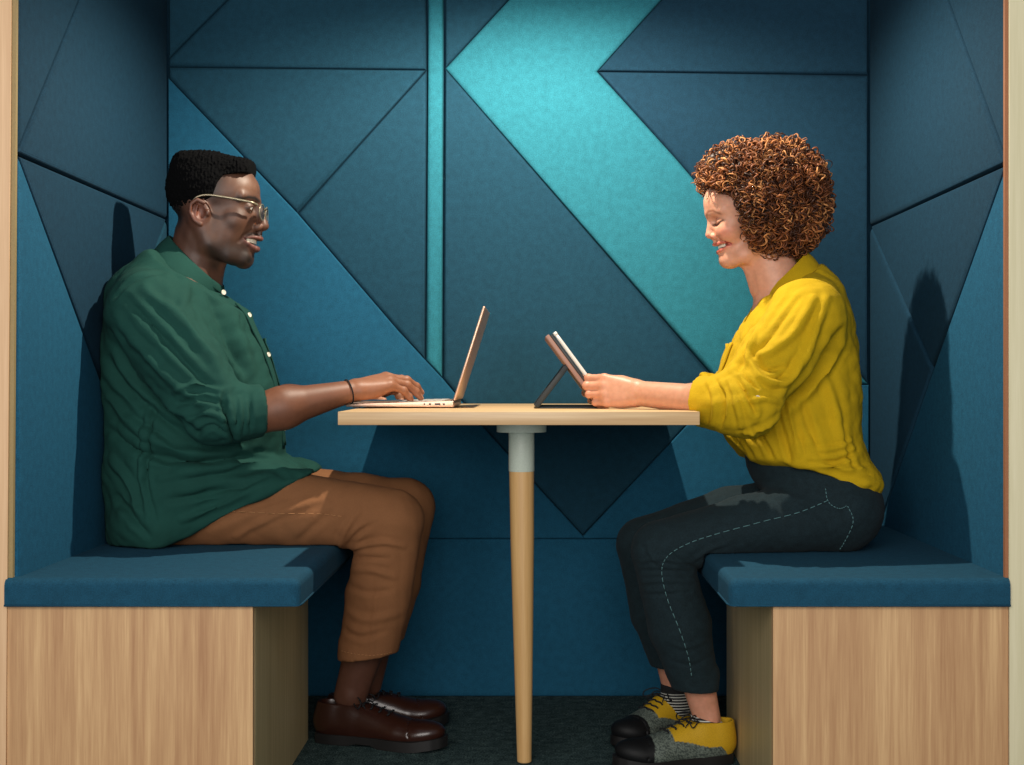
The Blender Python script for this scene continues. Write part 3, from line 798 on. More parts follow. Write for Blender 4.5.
parts = [(rest(rest(p_, lx0_, -0.176, 0.520, 0.850, TZ+0.0160), -0.383, 0.32, 0.205, 1.078, TZ+0.0005, 0.025), q_) for p_, q_ in parts]
parts = [(rest(np.maximum(p_, [-0.9295, -9, -9]), -0.96, -0.4225, -0.02, 1.08, 0.4515, 0.06), q_) for p_, q_ in parts]
man_body = to_mesh('body', parts, M_SKIN_D, MAN, np.concatenate(colL))
# ---- eyes, teeth
for s in (-1, 1):
    eyeball('eye', mh(250.0, 209.6, s*12.2), 5.6/MS, (1, 0.0, -0.35), man_body)
tv = []
for k in range(-5, 6):
    a = k*0.20; wq = 12.6*math.sin(a); c = mh(np.interp(abs(wq), [0, 3.5, 7, 10.5, 13.5], MOUTH['m'])-2.3, 242.0-abs(k)*0.22, wq); a = a*0.8
    tv.append((c, a))
bm = bmesh.new()
for c, a in tv:
    M = Matrix.Translation(Vector(c))@Matrix.Rotation(a, 4, 'Z')
    box(bm, -1.2/MS, 1.3/MS, -1.25/MS, 1.25/MS, -2.4/MS, 1.9/MS, M)
bmesh.ops.recalc_face_normals(bm, faces=bm.faces); bevel_all(bm, 0.0008, 2)
obj('teeth', bm, M_TEETH, man_body)
# ---- hair
Fd = Field((158, 142, -46), (268, 245, 46), 0.62)
Fd.add(P_ell((207.5, 188, 0), (41.5, 36.5, 34.5)), 0)
Fd.add(P_box((214, 170, 0), (39, 14, 26), 12, rotm('Z', 7)), 7)
Fd.add(P_ell((199, 167, 0), (27, 13.5, 24)), 6)
Fd.add(P_ell((244.5, 169.5, 0), (17, 9, 21)), 6)
def hairline(X, Y, Z):
    # lower edge of the hair: forehead, temple, above the ear, nape
    lim = np.interp(X.ravel(), [150, 168, 180, 190, 205, 212, 219, 224, 229, 240, 256, 275], [238, 237, 234, 212, 203, 204, 200, 186, 178.5, 176.5, 175.0, 172]).reshape(X.shape)
    return (Y-lim)*0.8
Fd.warp(0.5, 1.3, 5, 14); Fd.warp(0.3, 2.9, 8, 14)
Fd.cut(None, (1, 0, 0), 1.2, hairline)
Fd.cut((270, 0, 0), (1, 0.1, 0), 2)
V, Q = Fd.mesh()
to_mesh('hair', [(from_px(V, MY, MS), Q)], M_HAIR_B, man_body)
# ---- glasses
gl = None
gp = []
for s in (-1, 1):
    ring = [mh(264.3-(0.10*abs(12*s+9.0*math.cos(t)))**2*0.35+0.8, 213.5+8.2*math.sin(t)*(1 if math.sin(t) > 0 else 0.9), 12.6*s+9.2*math.cos(t)) for t in np.linspace(0, 2*math.pi, 40, endpoint=False)]
    gp.append(tube_arrays(ring, 0.0016, 8, closed=True))
gp.append(tube_arrays(smooth_path([mh(265, 210, -3.6), mh(266, 208.5, 0), mh(265, 210, 3.6)], 5), 0.0014, 8))
glasses = tubes_obj('glasses', gp, M_GLASSF, MAN)
for s in (-1, 1):
    tp = smooth_path([mh(261.5, 207.5, s*21.5), mh(255, 205.2, s*27.8), mh(230, 200.8, s*32.2), mh(214, 199.2, s*34.2), mh(204, 202.0, s*35.4), mh(198.5, 208.5, s*33.0)], 8)
    tubes_obj('temple_arm', [tube_arrays(tp, np.linspace(0.0027, 0.0016, len(tp)), 8)], M_GLASSF, glasses)
    bm = bmesh.new(); vs = []
    for t in np.linspace(0, 2*math.pi, 32, endpoint=False):
        vs.append(bm.verts.new(mh(264.3-(0.10*abs(12*s+9.0*math.cos(t)))**2*0.35+0.8, 213.5+8.0*math.sin(t)*(1 if math.sin(t) > 0 else 0.9), 12.6*s+9.0*math.cos(t))))
    f = bm.faces.new(vs); ex = bmesh.ops.extrude_face_region(bm, geom=[f])
    bmesh.ops.translate(bm, vec=(0.001, 0, 0), verts=[e for e in ex['geom'] if isinstance(e, bmesh.types.BMVert)])
    obj('lens', bm, M_LENS, glasses)
# ---- shirt
Y = MY
Fd = Field((-1.0, 0.28, 0.40), (-0.36, 0.98, 1.14), 0.0042)
def S_(back, front, wd, Y=MY):
    b = at(*back, Y); f = at(*front, Y); return ((b+f)/2, np.linalg.norm(f-b)/2, wd)
sl = [S_((112, 540), (232, 512), 0.200), S_((102, 480), (276, 478), 0.200), S_((99, 430), (281, 437), 0.185), S_((96, 385), (270, 395), 0.178),
      S_((97, 345), (253, 345), 0.186), S_((110, 305), (236, 308), 0.178), S_((132, 272), (226, 290), 0.125), S_((166, 262), (217, 290), 0.060)]
for pr in P_slices(sl): Fd.add(pr, 0.03)
Fd.add(P_ell(at(262, 484, MY), (0.100, 0.185, 0.056), rotm('Y', -12)), 0.03)       # front flap over the lap
Fd.add(P_ell(at(170, 520, MY), (0.128, 0.206, 0.066), rotm('Y', 12)), 0.03)
shn = at(148, 312, 0.46); shf = at(152, 308, 0.80)
elc = at(214, 412, 0.395); elf = at(222, 405, 0.865); cfn = at(262, 411, 0.43); cff = at(268, 405, 0.85)
for sh, e_, cf in ((shn, elc, cfn), (shf, elf, cff)):
    mid = sh*0.5+e_*0.5+np.array([0.006, 0, 0.0])
    Fd.add(P_cone(sh, mid, 0.088, 0.078), 0.035); Fd.add(P_cone(mid, e_, 0.078, 0.064), 0.02)
    Fd.add(P_cone(e_, cf-(cf-e_)*0.12, 0.064, 0.054), 0.02)
    dr = nrm(cf-e_)
    Fd.add(P_cone(cf-dr*0.052, cf-dr*0.012, 0.0575, 0.0535), 0.004)                # rolled cuff
    Fd.sub(P_cone(cf-dr*0.02, cf+dr*0.10, 0.0445, 0.0445), 0.002)
    n_ = nrm(dr+np.array([0, 0, 0.06])); c0 = cf-dr*0.0; 
    # trim the cuff square
    Xg = lambda X, Yy, Z, c0=c0, n_=n_: np.where((np.sqrt((X-c0[0])**2+(Yy-c0[1])**2+(Z-c0[2])**2) < 0.11) & ((X-c0[0])*n_[0]+(Yy-c0[1])*n_[1]+(Z-c0[2])*n_[2] > -0.004), (X-c0[0])*n_[0]+(Yy-c0[1])*n_[1]+(Z-c0[2])*n_[2], -1.0)
    X, Yy, Z = Fd.ax[0][:, None, None], Fd.ax[1][None, :, None], Fd.ax[2][None, None, :]
    Fd.D = np.maximum(Fd.D, Xg(X, Yy, Z)).astype(np.float32)
Fd.add(P_econe(at(190, 508, 0.548), at(300, 508, 0.54), (0.094, 0.098), (0.088, 0.088)), 0.02)
Fd.add(P_econe(at(195, 500, 0.715), at(300, 500, 0.73), (0.094, 0.098), (0.088, 0.088)), 0.02)
# hem line and neck opening
h0 = at(304, 477, MY); h1 = at(167, 549, MY); hv = h1-h0; Fd.cut(h0, (-hv[2]*-1, 0, hv[0]*1) if False else (0.464, 0, -0.886), 0.004)
Fd.cut((0, 0, 0.4535), (0, 0, -1), 0.004)
Fd.cut((-0.9290, 0, 0), (-1, 0, 0), 0.006)
Fd.cut(at(168, 249, MY), (-0.52, 0, 0.85), 0.02)
Fd.sub(P_econe(at(188, 296, MY), at(200, 225, MY), (0.052, 0.048), (0.058, 0.056)), 0.006)
n0 = at(222, 297, MY); n1_ = at(156, 252, MY)
Fd.cut(n0, (-(n1_-n0)[2], 0, (n1_-n0)[0]) if (n1_-n0)[0] > 0 else ((n1_-n0)[2], 0, -(n1_-n0)[0]), 0.003)
V, Q = Fd.mesh(); V = relax(V, Q, 2, 0.5)
SF = 478
V = folds(V, Q, [
    ([(206, 262), (218, 300), (232, 345), (246, 388)], 5, 9), ([(196, 285), (214, 325), (231, 365)], -5, 9),
    ([(150, 290), (185, 320), (212, 352), (236, 385)], 6, 11), ([(133, 300), (168, 335), (200, 368), (225, 392)], -5, 9), ([(122, 318), (150, 350), (190, 388), (222, 408)], 5, 11),
    ([(110, 330), (130, 372), (165, 405), (205, 432)], -7, 10), ([(140, 375), (165, 398), (200, 415)], 5, 8),
    ([(182, 392), (206, 384), (232, 392)], 5, 6), ([(188, 404), (214, 398), (236, 404)], -5, 6), ([(196, 420), (218, 412), (238, 420)], 5, 6), ([(205, 433), (222, 424), (236, 432)], -4, 5),
    ([(232, 392), (234, 410), (238, 432), (236, 446)], -7, 5), ([(246, 396), (247, 412), (244, 430)], 3, 4), ([(254, 394), (256, 412), (254, 430)], -3, 4),
    ([(104, 360), (120, 385), (150, 410), (190, 440)], -7, 11), ([(100, 400), (130, 425), (175, 450), (225, 458)], 6, 10), ([(102, 430), (140, 452), (190, 462), (250, 456)], -6, 9),
    ([(152, 405), (150, 440), (146, 480), (158, 522)], -4, 4), ([(146, 405), (144, 440), (140, 480), (150, 524)], 4, 5),
    ([(105, 460), (125, 482), (135, 510)], 5, 9), ([(110, 500), (130, 515), (150, 535)], -5, 8),
    ([(160, 478), (200, 470), (250, 466), (296, 472)], 5, 8), ([(170, 500), (215, 492), (262, 480)], -5, 8), ([(180, 520), (215, 508), (245, 494)], 4, 7),
    ([(118, 300), (135, 283), (160, 272)], -3, 5), ([(172, 262), (182, 290), (186, 312)], 4, 7), ([(240, 300), (252, 335), (262, 372)], 3, 6),
    ([(265, 460), (280, 466), (300, 474)], -4, 5), ([(240, 455), (262, 462), (285, 478)], 4, 6),
], SF, 2.2)
V = ripples(V, Q, 0.0034, 24, 3, 8, (1, 0.7, 1)); V = ripples(V, Q, 0.0012, 70, 4, 8)
V = relax(V, Q, 1, 0.3)
V[:, 0] = np.maximum(V[:, 0], -0.9305); V = rest(V, -0.96, -0.40, -0.02, 1.08, 0.4512)
shirt = to_mesh('shirt', [(V, Q)], M_SHIRT_G, MAN)
# collar: a folded band round the neck, open at the throat
def collar(name, top, out, hw_top, hw_out, Yc, mat, parent, gap=0.18, thick=0.003, lift=1.0, nseg=56, tip=None):
    """top=(back,front) and out=(back,front) pixel points; half widths in metres"""
    tb, tf = at(*top[0], Yc), at(*top[1], Yc); ob, of = at(*out[0], Yc), at(*out[1], Yc)
    rows = []
    for t in np.linspace(gap, 2*math.pi-gap, nseg):
        c, s_ = math.cos(t), math.sin(t)
        a = (tb+tf)/2+(tf-tb)/2*c+np.array([0, hw_top*s_, 0]); b = (ob+of)/2+(of-ob)/2*c+np.array([0, hw_out*s_, -0.003*(s_*s_)])
        if tip is not None:
            e = max(0, 1-min(t-gap, 2*math.pi-gap-t)/0.55); b = b+np.array(tip)*np.array([1, np.sign(s_), 1])*e**1.5
        st = a-np.array([0, 0, 0.018])*1.0+(( (tb+tf)/2)-a)*0.02
        m = a*0.5+b*0.5+(b-a)*0.0+np.array([0, 0, 0.004])
        rows.append([st, a-np.array([0, 0, 0.002]), a+np.array([0, 0, 0.0015]), a*0.85+b*0.15+np.array([0, 0, 0.0015]), m, b])
    R = np.array(rows); n, k = R.shape[:2]
    V = R.reshape(-1, 3); Qs = np.array([(i*k+j, i*k+j+1, (i+1)*k+j+1, (i+1)*k+j) for i in range(n-1) for j in range(k-1)])
    o = to_mesh(name, [(V, Qs)], mat, parent)
    md = o.modifiers.new('thickness', 'SOLIDIFY'); md.thickness = thick; md.offset = 0
    md = o.modifiers.new('smooth', 'SUBSURF'); md.levels = 1; md.render_levels = 2
    return o
collar('collar', ((170, 236), (223.5, 287)), ((154, 253), (214, 306)), 0.064, 0.106, MY, M_SHIRT_G, shirt, 0.12, tip=(-0.006, 0.010, -0.012))
disc_button('button', at(223.5, 292.5, MY-0.03), (0.75, -0.75, 0.2), 0.0058, M_BUTTON, shirt)
def front_at(V, y, z, sgn, tol=0.007):
    i = np.nonzero((np.abs(V[:, 1]-y) < tol) & (np.abs(V[:, 2]-z) < tol))[0]
    return None if len(i) == 0 else (V[i, 0].max() if sgn > 0 else V[i, 0].min())
def placket(V, Yc, z0, z1, sgn, mat, parent, w=0.017, n=26):
    rows = []
    for z in np.linspace(z0, z1, n):
        r = [front_at(V, Yc+q, z, sgn) for q in (-w, -w/2, 0, w/2, w)]
        if any(q is None for q in r): continue
        rows.append([np.array([r[k]+sgn*(0.0018 if 0 < k < 4 else 0.0), Yc+(-w, -w/2, 0, w/2, w)[k], z]) for k in range(5)])
    R = np.array(rows)
    for _ in range(2): R[1:-1] = (R[:-2]+R[2:]+2*R[1:-1])/4
    m, k = R.shape[:2]; Qs = np.array([(i*k+j, i*k+j+1, (i+1)*k+j+1, (i+1)*k+j) for i in range(m-1) for j in range(k-1)])
    o = to_mesh('placket', [(R.reshape(-1, 3), Qs)], mat, parent)
    md = o.modifiers.new('thickness', 'SOLIDIFY'); md.thickness = 0.0035; md.offset = 0
    return R
def pocket(V, y0, y1, z0, z1, sgn, mat, parent, n=9):
    R = np.array([[np.array([(front_at(V, y, z, sgn, 0.009) or 0)+sgn*0.0035, y, z]) for y in np.linspace(y0, y1, n)] for z in np.linspace(z0, z1, n+2)])
    for _ in range(2): R[1:-1, :, 0] = (R[:-2, :, 0]+R[2:, :, 0]+2*R[1:-1, :, 0])/4
    R[0, :, 0] += sgn*0.004
    m, k = R.shape[:2]; Qs = np.array([(i*k+j, i*k+j+1, (i+1)*k+j+1, (i+1)*k+j) for i in range(m-1) for j in range(k-1)])
    o = to_mesh('chest_pocket', [(R.reshape(-1, 3), Qs)], mat, parent); md = o.modifiers.new('thickness', 'SOLIDIFY'); md.thickness = 0.003; md.offset = 0
R = placket(V, MY-0.012, 0.975, 0.66, 1, M_SHIRT_G, shirt)
for zb in (0.945, 0.865, 0.785, 0.70):
    i = int(np.argmin(np.abs(R[:, 2, 2]-zb))); p = R[i, 2]; disc_button('button', p+np.array([0.0022, -0.002, 0]), (0.8, -0.5, 0.25), 0.0056, M_BUTTON, shirt)
pocket(V, MY+0.045, MY+0.150, 0.900, 0.790, 1, M_SHIRT_G, shirt)
# ---- trousers
Fd = Field((-0.95, 0.38, 0.165), (-0.14, 0.87, 0.70), 0.0042)
Fd.add(P_ell(at(172, 515, MY), (0.110, 0.150, 0.076)), 0)
def leg(Fd, hip, knee, hem, Ys, rh, rm, rk, rc, rhm, mid=None):
    a = at(*hip, Ys[0]); k = at(*knee, Ys[1]); m = (a+k)/2 if mid is None else at(*mid, (Ys[0]+Ys[1])/2); h = at(*hem, Ys[2]); c = k*0.45+h*0.55
    Fd.add(P_econe(a, m, rh, rm), 0.03); Fd.add(P_econe(m, k, rm, rk), 0.015)
    Fd.add(P_econe(k, c, rk, rc), 0.012); Fd.add(P_econe(c, h, rc, rhm), 0.008)
    return k, h
leg(Fd, (190, 508), (393, 520), (367, 656), (0.548, 0.53, 0.565), (0.084, 0.088), (0.080, 0.078), (0.067, 0.062), (0.071, 0.062), (0.064, 0.056), (295, 510))
leg(Fd, (195, 500), (406, 507), (374, 643), (0.715, 0.74, 0.725), (0.084, 0.088), (0.080, 0.078), (0.066, 0.062), (0.071, 0.062), (0.064, 0.056), (300, 502))
for hem, Yh in (((367, 656), 0.565), ((373, 643), 0.725)):
    c = at(*hem, Yh); dn = nrm((-0.14, 0, -1))
    if Yh < 0.6: dn = nrm((-0.0, 0, -1)+np.array([0.14, 0, 0]))
    else: dn = nrm((0.1, 0, -1))
    X, Yy, Z = Fd.ax[0][:, None, None], Fd.ax[1][None, :, None], Fd.ax[2][None, None, :]
    pl = (X-c[0])*dn[0]+(Yy-c[1])*dn[1]+(Z-c[2])*dn[2]-0.0
    sel = (np.abs(Yy-c[1]) < 0.08)
    Fd.D = np.where(sel, np.maximum(Fd.D, pl), Fd.D).astype(np.float32)
    Fd.add(P_econe(c+np.array([0.002, 0, 0.022]), c+np.array([0.001, 0, 0.004]), (0.0665, 0.0585), (0.0655, 0.0575)), 0.001)
    Fd.D = np.where(sel, np.maximum(Fd.D, pl), Fd.D).astype(np.float32)
    Fd.sub(P_econe(c+np.array([0.01, 0, 0.05]), c-np.array([0, 0, 0.08]), (0.052, 0.045), (0.060, 0.053)), 0.002)
Fd.cut((0, 0, 0.4515), (0, 0, -1), 0.002, lambda X, Yy, Z: np.where((X < -0.424) & (Z > 0.396), 0.4512-Z, -1.0)+0*Yy)
V, Q = Fd.mesh(); V = relax(V, Q, 2, 0.5)
V = folds(V, Q, [
    ([(345, 553), (362, 545), (385, 540), (405, 545)], 5, 6), ([(345, 560), (365, 556), (390, 556)], -5, 6), ([(348, 548), (360, 532), (378, 520)], -5, 6), ([(340, 546), (348, 528), (362, 508)], 5, 7),
    ([(350, 570), (372, 568), (395, 575)], 4, 7), ([(348, 585), (370, 590), (392, 588)], -3, 7), ([(346, 610), (368, 618), (400, 612)], 3, 9), ([(342, 630), (362, 636), (385, 630)], -3, 7),
    ([(230, 505), (262, 492), (300, 482)], 4, 8), ([(215, 525), (258, 505), (312, 492)], -4, 8), ([(240, 535), (282, 512), (325, 498)], 4, 7), ([(300, 540), (322, 520), (350, 500)], -3, 8),
    ([(180, 530), (205, 520), (225, 500)], -5, 7), ([(372, 660), (375, 620), (380, 575)], 2.0, 5),
], 464, 1.2)
V = ripples(V, Q, 0.0014, 30, 12, 8); V = ripples(V, Q, 0.0005, 90, 13, 8)
V[:, 0] = np.maximum(V[:, 0], -0.9305); V = rest(V, -0.96, -0.4225, -0.02, 1.08, 0.4512, 0.05)
trousers = to_mesh('trousers', [(V, Q)], M_TROUS, MAN)
def on_surface(V, pts, s0, off=0.0008):
    """drop side-plane points on to the camera-side surface of a garment"""
    p = np.stack([VX+V[:, 0]*s0, VY+(CZ-V[:, 2])*s0], 1); out = []
    for x, y in pts:
        d = np.hypot(p[:, 0]-x, p[:, 1]-y); i = np.nonzero(d < 3.0)[0]
        if len(i) == 0: continue
        j = i[np.argmin(V[i, 1])]; out.append(np.array([(x-VX)/s0, V[j, 1]-off, CZ-(y-VY)/s0]))
    return np.array(out)
def stitch(V, pts, s0, mat, parent, name='seam_stitching', r=0.0009):
    sp = smooth_path([(x, y, 0) for x, y in pts], 12)[:, :2]; S3 = on_surface(V, sp, s0)
    k = np.ones(5)/5
    Sm = np.stack([np.convolve(np.pad(S3[:, i], 2, mode='edge'), k, 'valid') for i in range(3)], 1)
    T = [tube_arrays(Sm[i:i+3], r, 5) for i in range(0, len(Sm)-3, 3)]
    return tubes_obj(name, T, mat, parent)
stitch(V, [(206, 508), (240, 511), (280, 512.5), (318, 513), (345, 516)], 470, M_THREAD_T, trousers, r=0.0007)
stitch(V, [(341, 650), (355, 652), (370, 653), (385, 652.5), (393, 651)], 462, M_THREAD_T, trousers, name='hem_stitching', r=0.0006)
# ---- shoes: a sole, a leather upper, laces
M_LEATHER = plain('oxblood_leather', (48, 24, 17), 0.30, spec=0.5, coat=0.15, bs=0.15, bscale=120)
M_SOLE = plain('rubber_sole', (16, 14, 14), 0.6)
M_LACE = plain('dark_lace', (14, 16, 20), 0.8)
def shoe(name, heel, toe, parent, mat_u, L=None, W=0.051, sole_t=0.022, collar_z=0.085, lace_mat=None, bow=True, paint=None, mirror=1):
    """heel and toe: floor points; built along +x then turned and moved"""
    heel = np.array(heel, float); toe = np.array(toe, float); L = np.linalg.norm(toe-heel) if L is None else L
    k = L/0.30
    def P(x, y, z): return (x*k, y, z)
    h = 0.0024
    def outline(t):     # half width of the last along the shoe
        return np.interp(t, [0, .04, .15, .32, .5, .68, .82, .92, .98, 1.0], [.0, .55, .72, .70, .80, 1.0, .97, .74, .38, 0])*W
    # sole
    bm = bmesh.new(); ts = np.concatenate([np.linspace(0, 0.08, 6), np.linspace(0.12, 0.88, 14), np.linspace(0.9, 1, 9)])
    ring = [(t*L, -outline(t)*1.03+0.004*math.sin(t*3.1)*mirror) for t in ts]+[(t*L, outline(t)*1.03+0.004*math.sin(t*3.1)*mirror) for t in ts[::-1][1:-1]]
    vs = [bm.verts.new((x, y, 0.0)) for x, y in ring]; f = bm.faces.new(vs)
    ex = bmesh.ops.extrude_face_region(bm, geom=[f]); bmesh.ops.translate(bm, vec=(0, 0, sole_t), verts=[e for e in ex['geom'] if isinstance(e, bmesh.types.BMVert)])
    for v_ in bm.verts:
        t = v_.co.x/L
        v_.co.z += 0.010*max(0, t-0.78)/0.22
        if v_.co.z < 0.012 and 0.30 < t < 0.5: v_.co.z += 0.006
    bmesh.ops.recalc_face_normals(bm, faces=bm.faces)
    ang = math.atan2(toe[1]-heel[1], toe[0]-heel[0]); M = Matrix.Translation((heel[0], heel[1], 0.001))@Matrix.Rotation(ang, 4, 'Z')
    # upper
    Fd = Field((-0.02, -0.075, 0.0), (L+0.02, 0.075, collar_z+0.07), h)
    Fd.add(P_ell(P(0.045, 0, 0.045), (0.046*k, 0.033, 0.046)), 0)
    Fd.add(P_econe(P(0.05, 0, 0.045), P(0.045, 0, collar_z), (0.044, 0.031), (0.040, 0.028)), 0.02)
    Fd.add(P_econe(P(0.10, 0.002*mirror, 0.040), P(0.19, 0.003*mirror, 0.034), (0.046, 0.035), (0.028, 0.042)), 0.03)
    Fd.add(P_econe(P(0.09, 0.002*mirror, 0.070), P(0.17, 0.003*mirror, 0.048), (0.024, 0.024), (0.018, 0.026)), 0.025)
    Fd.add(P_ell(P(0.225, 0.002*mirror, 0.031), (0.068*k, 0.045, 0.030)), 0.02)
    Fd.sub(P_econe(P(0.047, 0, collar_z-0.018), P(0.050, 0, collar_z+0.08), (0.034, 0.024), (0.052, 0.038)), 0.004)
    Fd.cut(None, (0, 0, 1), 0.003, lambda X, Y_, Z: (Z-(collar_z-0.006-0.10*np.abs(X-0.045*k)*(X > 0.045*k)*0.2))+0*Y_+0*X)
    Fd.cut((0, 0, sole_t-0.004), (0, 0, -1), 0.001)
    # stitched welt line of the cap and facing as shallow grooves
    Fd.sub(P_chain([P(0.235, -0.05, 0.02), P(0.222, -0.03, 0.052), P(0.218, 0.0, 0.062), P(0.222, 0.03, 0.052), P(0.235, 0.05, 0.02)], [0.0016]*5), 0.002)
    Vs, Qs = Fd.mesh(); Vs = relax(Vs, Qs, 1, 0.4)
    t = np.clip(Vs[:, 0]/L, 0, 1); Vs[:, 2] += 0.010*np.maximum(0, t-0.78)/0.22
    Mn = np.array(M); W3 = Vs@Mn[:3, :3].T+Mn[:3, 3]
    C = None
    if paint is not None: C = paint(Vs, k)
    up = to_mesh(name, [(W3, Qs)], mat_u, parent, C)
    bmesh.ops.transform(bm, matrix=M, verts=bm.verts); obj('sole', bm, M_SOLE, up, angle=35)
    # laces across the instep
    T = []
    def surf(x, y):     # height of the upper at x,y (local), searched in the mesh
        d = (Vs[:, 0]-x)**2+(Vs[:, 1]-y)**2; i = np.argsort(d)[:40]; return Vs[i, 2].max()
    for j in range(5):
        x = (0.098+0.019*j)*k
        pts = [(x+0.003*math.sin(q*2), y_, surf(x, y_)+0.0022) for q, y_ in enumerate(np.linspace(-0.021, 0.021, 7))]
        pts = np.array(pts)@Mn[:3, :3].T+Mn[:3, 3]; T.append(tube_arrays(smooth_path(pts, 3), 0.0019, 6))
    if bow:
        x = 0.092*k; z0 = surf(x, 0)+0.004
        for s in (-1, 1):
            lp = [(x, 0, z0), (x+0.012, s*0.016, z0+0.012), (x+0.030, s*0.034, z0+0.006), (x+0.026, s*0.040, z0-0.008), (x+0.008, s*0.022, z0-0.002), (x, 0, z0)]
            T.append(tube_arrays(smooth_path(np.array(lp)@Mn[:3, :3].T+Mn[:3, 3], 6), 0.0014, 6))
            lp = [(x, 0, z0), (x+0.016, s*0.014, z0+0.006), (x+0.036, s*0.024, z0-0.010)]
            T.append(tube_arrays(smooth_path(np.array(lp)@Mn[:3, :3].T+Mn[:3, 3], 5), 0.0013, 6))
    tubes_obj('shoelace', T, lace_mat or M_LACE, up)
    return up
shoe('shoe', (-0.492, 0.640, 0), (-0.190, 0.540, 0), MAN, M_LEATHER, collar_z=0.096)
shoe('shoe', (-0.478, 0.745, 0), (-0.200, 0.775, 0), MAN, M_LEATHER, mirror=-1)
# ---- bracelet on the near wrist
bc = wr+nrm(el-wr)*0.012; ax = nrm(wr-el); uu = nrm(np.cross(ax, (0, 1, 0))); vv = np.cross(ax, uu)
tubes_obj('bracelet', [tube_arrays([bc+uu*0.0262*math.cos(t)+vv*0.0318*math.sin(t) for t in np.linspace(0, 2*math.pi, 36, endpoint=False)], 0.0015, 8, closed=True)], M_LACE, MAN)
# =================================================================== THE WOMAN
WOM = empty('person', (0, 0, 0), 'person with curly auburn hair in mustard shirt and dark jeans holding a tablet', 'person')
WY = 0.50; WS = F/(WY-CY)
def wh(u, v, w=0.0): return np.array([(u-VX)/WS, WY+w/WS, CZ-(v-VY)/WS])
WM = {}
def woman_head():
    Fd = Field((698, 160, -46), (812, 345, 46), 0.72)
    Fd.add(P_ell((753, 204, 0), (39, 35, 31)), 0)
    Fd.add(P_ell((730, 203, 0), (26.5, 25, 25.5)), 8)
    Fd.add(P_ell((732.5, 223, 0), (21.5, 27, 22)), 8)
    Fd.add(P_ell((735, 241, 0), (15, 19, 15)), 8)
    for s in (-1, 1):
        Fd.add(P_chain([(762, 232, s*20), (755, 247, s*18), (742, 257, s*12), (731, 260, s*5)], [9, 8, 7, 6.5], 4), 12)
        Fd.add(P_ell((726, 232.5, s*15.5), (9.5, 9, 8)), 8)
        Fd.add(P_cone((710, 214, s*3), (719.5, 212.5, s*18.5), 3.6, 3.4), 5)
        Fd.sub(P_ell((711, 223, s*12.5), (7.5, 5.0, 8)), 4)
        Fd.add(P_ell((720.6, 222.8, s*12.0), (6.0, 5.2, 7.0)), 1.5)
        Fd.sub(P_chain([(716.0, 225.4, s*6.5), (714.8, 226.2, s*11.5), (717.5, 225.2, s*16.5), (721, 223, s*19)], [0.55]*4), 0.7)
    Fd.add(P_ell((726.5, 259.8, 0), (7.2, 7.3, 9.5)), 5)
    Fd.add(P_ell((728.5, 246.5, 0), (10, 11, 11)), 6)
    Fd.add(P_cone((711, 219, 0), (709.5, 231, 0), 2.8, 3.2), 4)
    Fd.add(P_ell((709.6, 234.8, 0), (4.3, 3.8, 4.4)), 2.2)
    for s in (-1, 1):
        Fd.add(P_ell((714.2, 236.8, s*5.2), (3.8, 3.1, 2.9)), 1.8)
        Fd.sub(P_ell((712.5, 239.6, s*3.0), (2.2, 1.3, 1.3)), 0.7)
    Fd.add(P_cone((714, 239, 0), (715.5, 243, 0), 1.8, 2), 2)
    WW = [0, 3.5, 7.5, 11.5, 15]
    su = [Fd.surf(244.5, q, -1) for q in WW]; sm = [Fd.surf(248, q, -1) for q in WW]; so = [Fd.surf(252, q, -1) for q in WW]
    WM['m'] = sm
    cav = [(sm[i]+0.2, (248.2, 248.1, 247.5, 246.2, 244.4)[i], WW[i]) for i in range(5)]
    for s in (-1, 1): Fd.sub(P_chain([(a, b, s*c) for a, b, c in cav], [3.2, 3.2, 2.9, 2.1, 0.8]), 0.6)
    for s in (-1, 1):
        Fd.add(P_chain([(su[i]-(0.5, 0.4, 0.4, 0.3, 0)[i], (244.6, 244.3, 244.0, 243.6, 243.4)[i], s*WW[i]) for i in range(5)], [1.7, 1.8, 1.6, 1.2, 0.8], 1), 0.9)
        Fd.add(P_chain([(so[i]-(-0.2, -0.2, 0.0, 0.2, -0.2)[i], (252.2, 252.0, 250.8, 248.4, 244.6)[i], s*WW[i]) for i in range(5)], [2.4, 2.3, 1.9, 1.4, 0.8], 1), 1.0)
        Fd.sub(P_chain([(718, 238.5, s*9.5), (723, 241, s*14), (728, 246, s*16)], [0.7, 0.9, 0.7]), 3)
    Fd.add(P_econe((764, 240, 0), (783, 305, 0), (22.5, 21.5), (27, 27), (0, 0, 1)), 9)
    Fd.add(P_cone((747, 262, 0), (757, 288, 0), 4.5, 6), 8)
    Fd.add(P_ell((783, 322, 0), (32, 30, 42)), 10)
    for s in (-1, 1):
        Fd.add(P_cone((768, 240, s*18), (763, 300, s*7), 4.5, 4.5), 7)
        Fd.add(P_ell((757, 222, s*29), (8, 10.5, 3.5)), 2)
        Fd.sub(P_ell((756, 221.5, s*33), (4.5, 6.5, 3.2)), 1.5)
    Fd.warp(0.08, 0.5, 4)
    return Fd.mesh()
V, Q = woman_head()
u, v, w = V[:, 0], V[:, 1], V[:, 2]; aw = np.abs(w)
SK = (214, 156, 128)
C = cols_of(len(V), SK)
C = mixc(C, 0.45*np.exp(-(((u-722)/9)**2+((v-234)/7)**2))*(aw > 6), (214, 120, 98))
C = mixc(C, 0.40*np.exp(-(((u-708)/5)**2+((v-235)/5)**2)), (220, 124, 100))
C = mixc(C, linemask(aw, v, [(5, 215.5), (10, 212.6), (16, 212.4), (21, 216)], 1.3)*(u < 728)*0.7, (116, 66, 40))
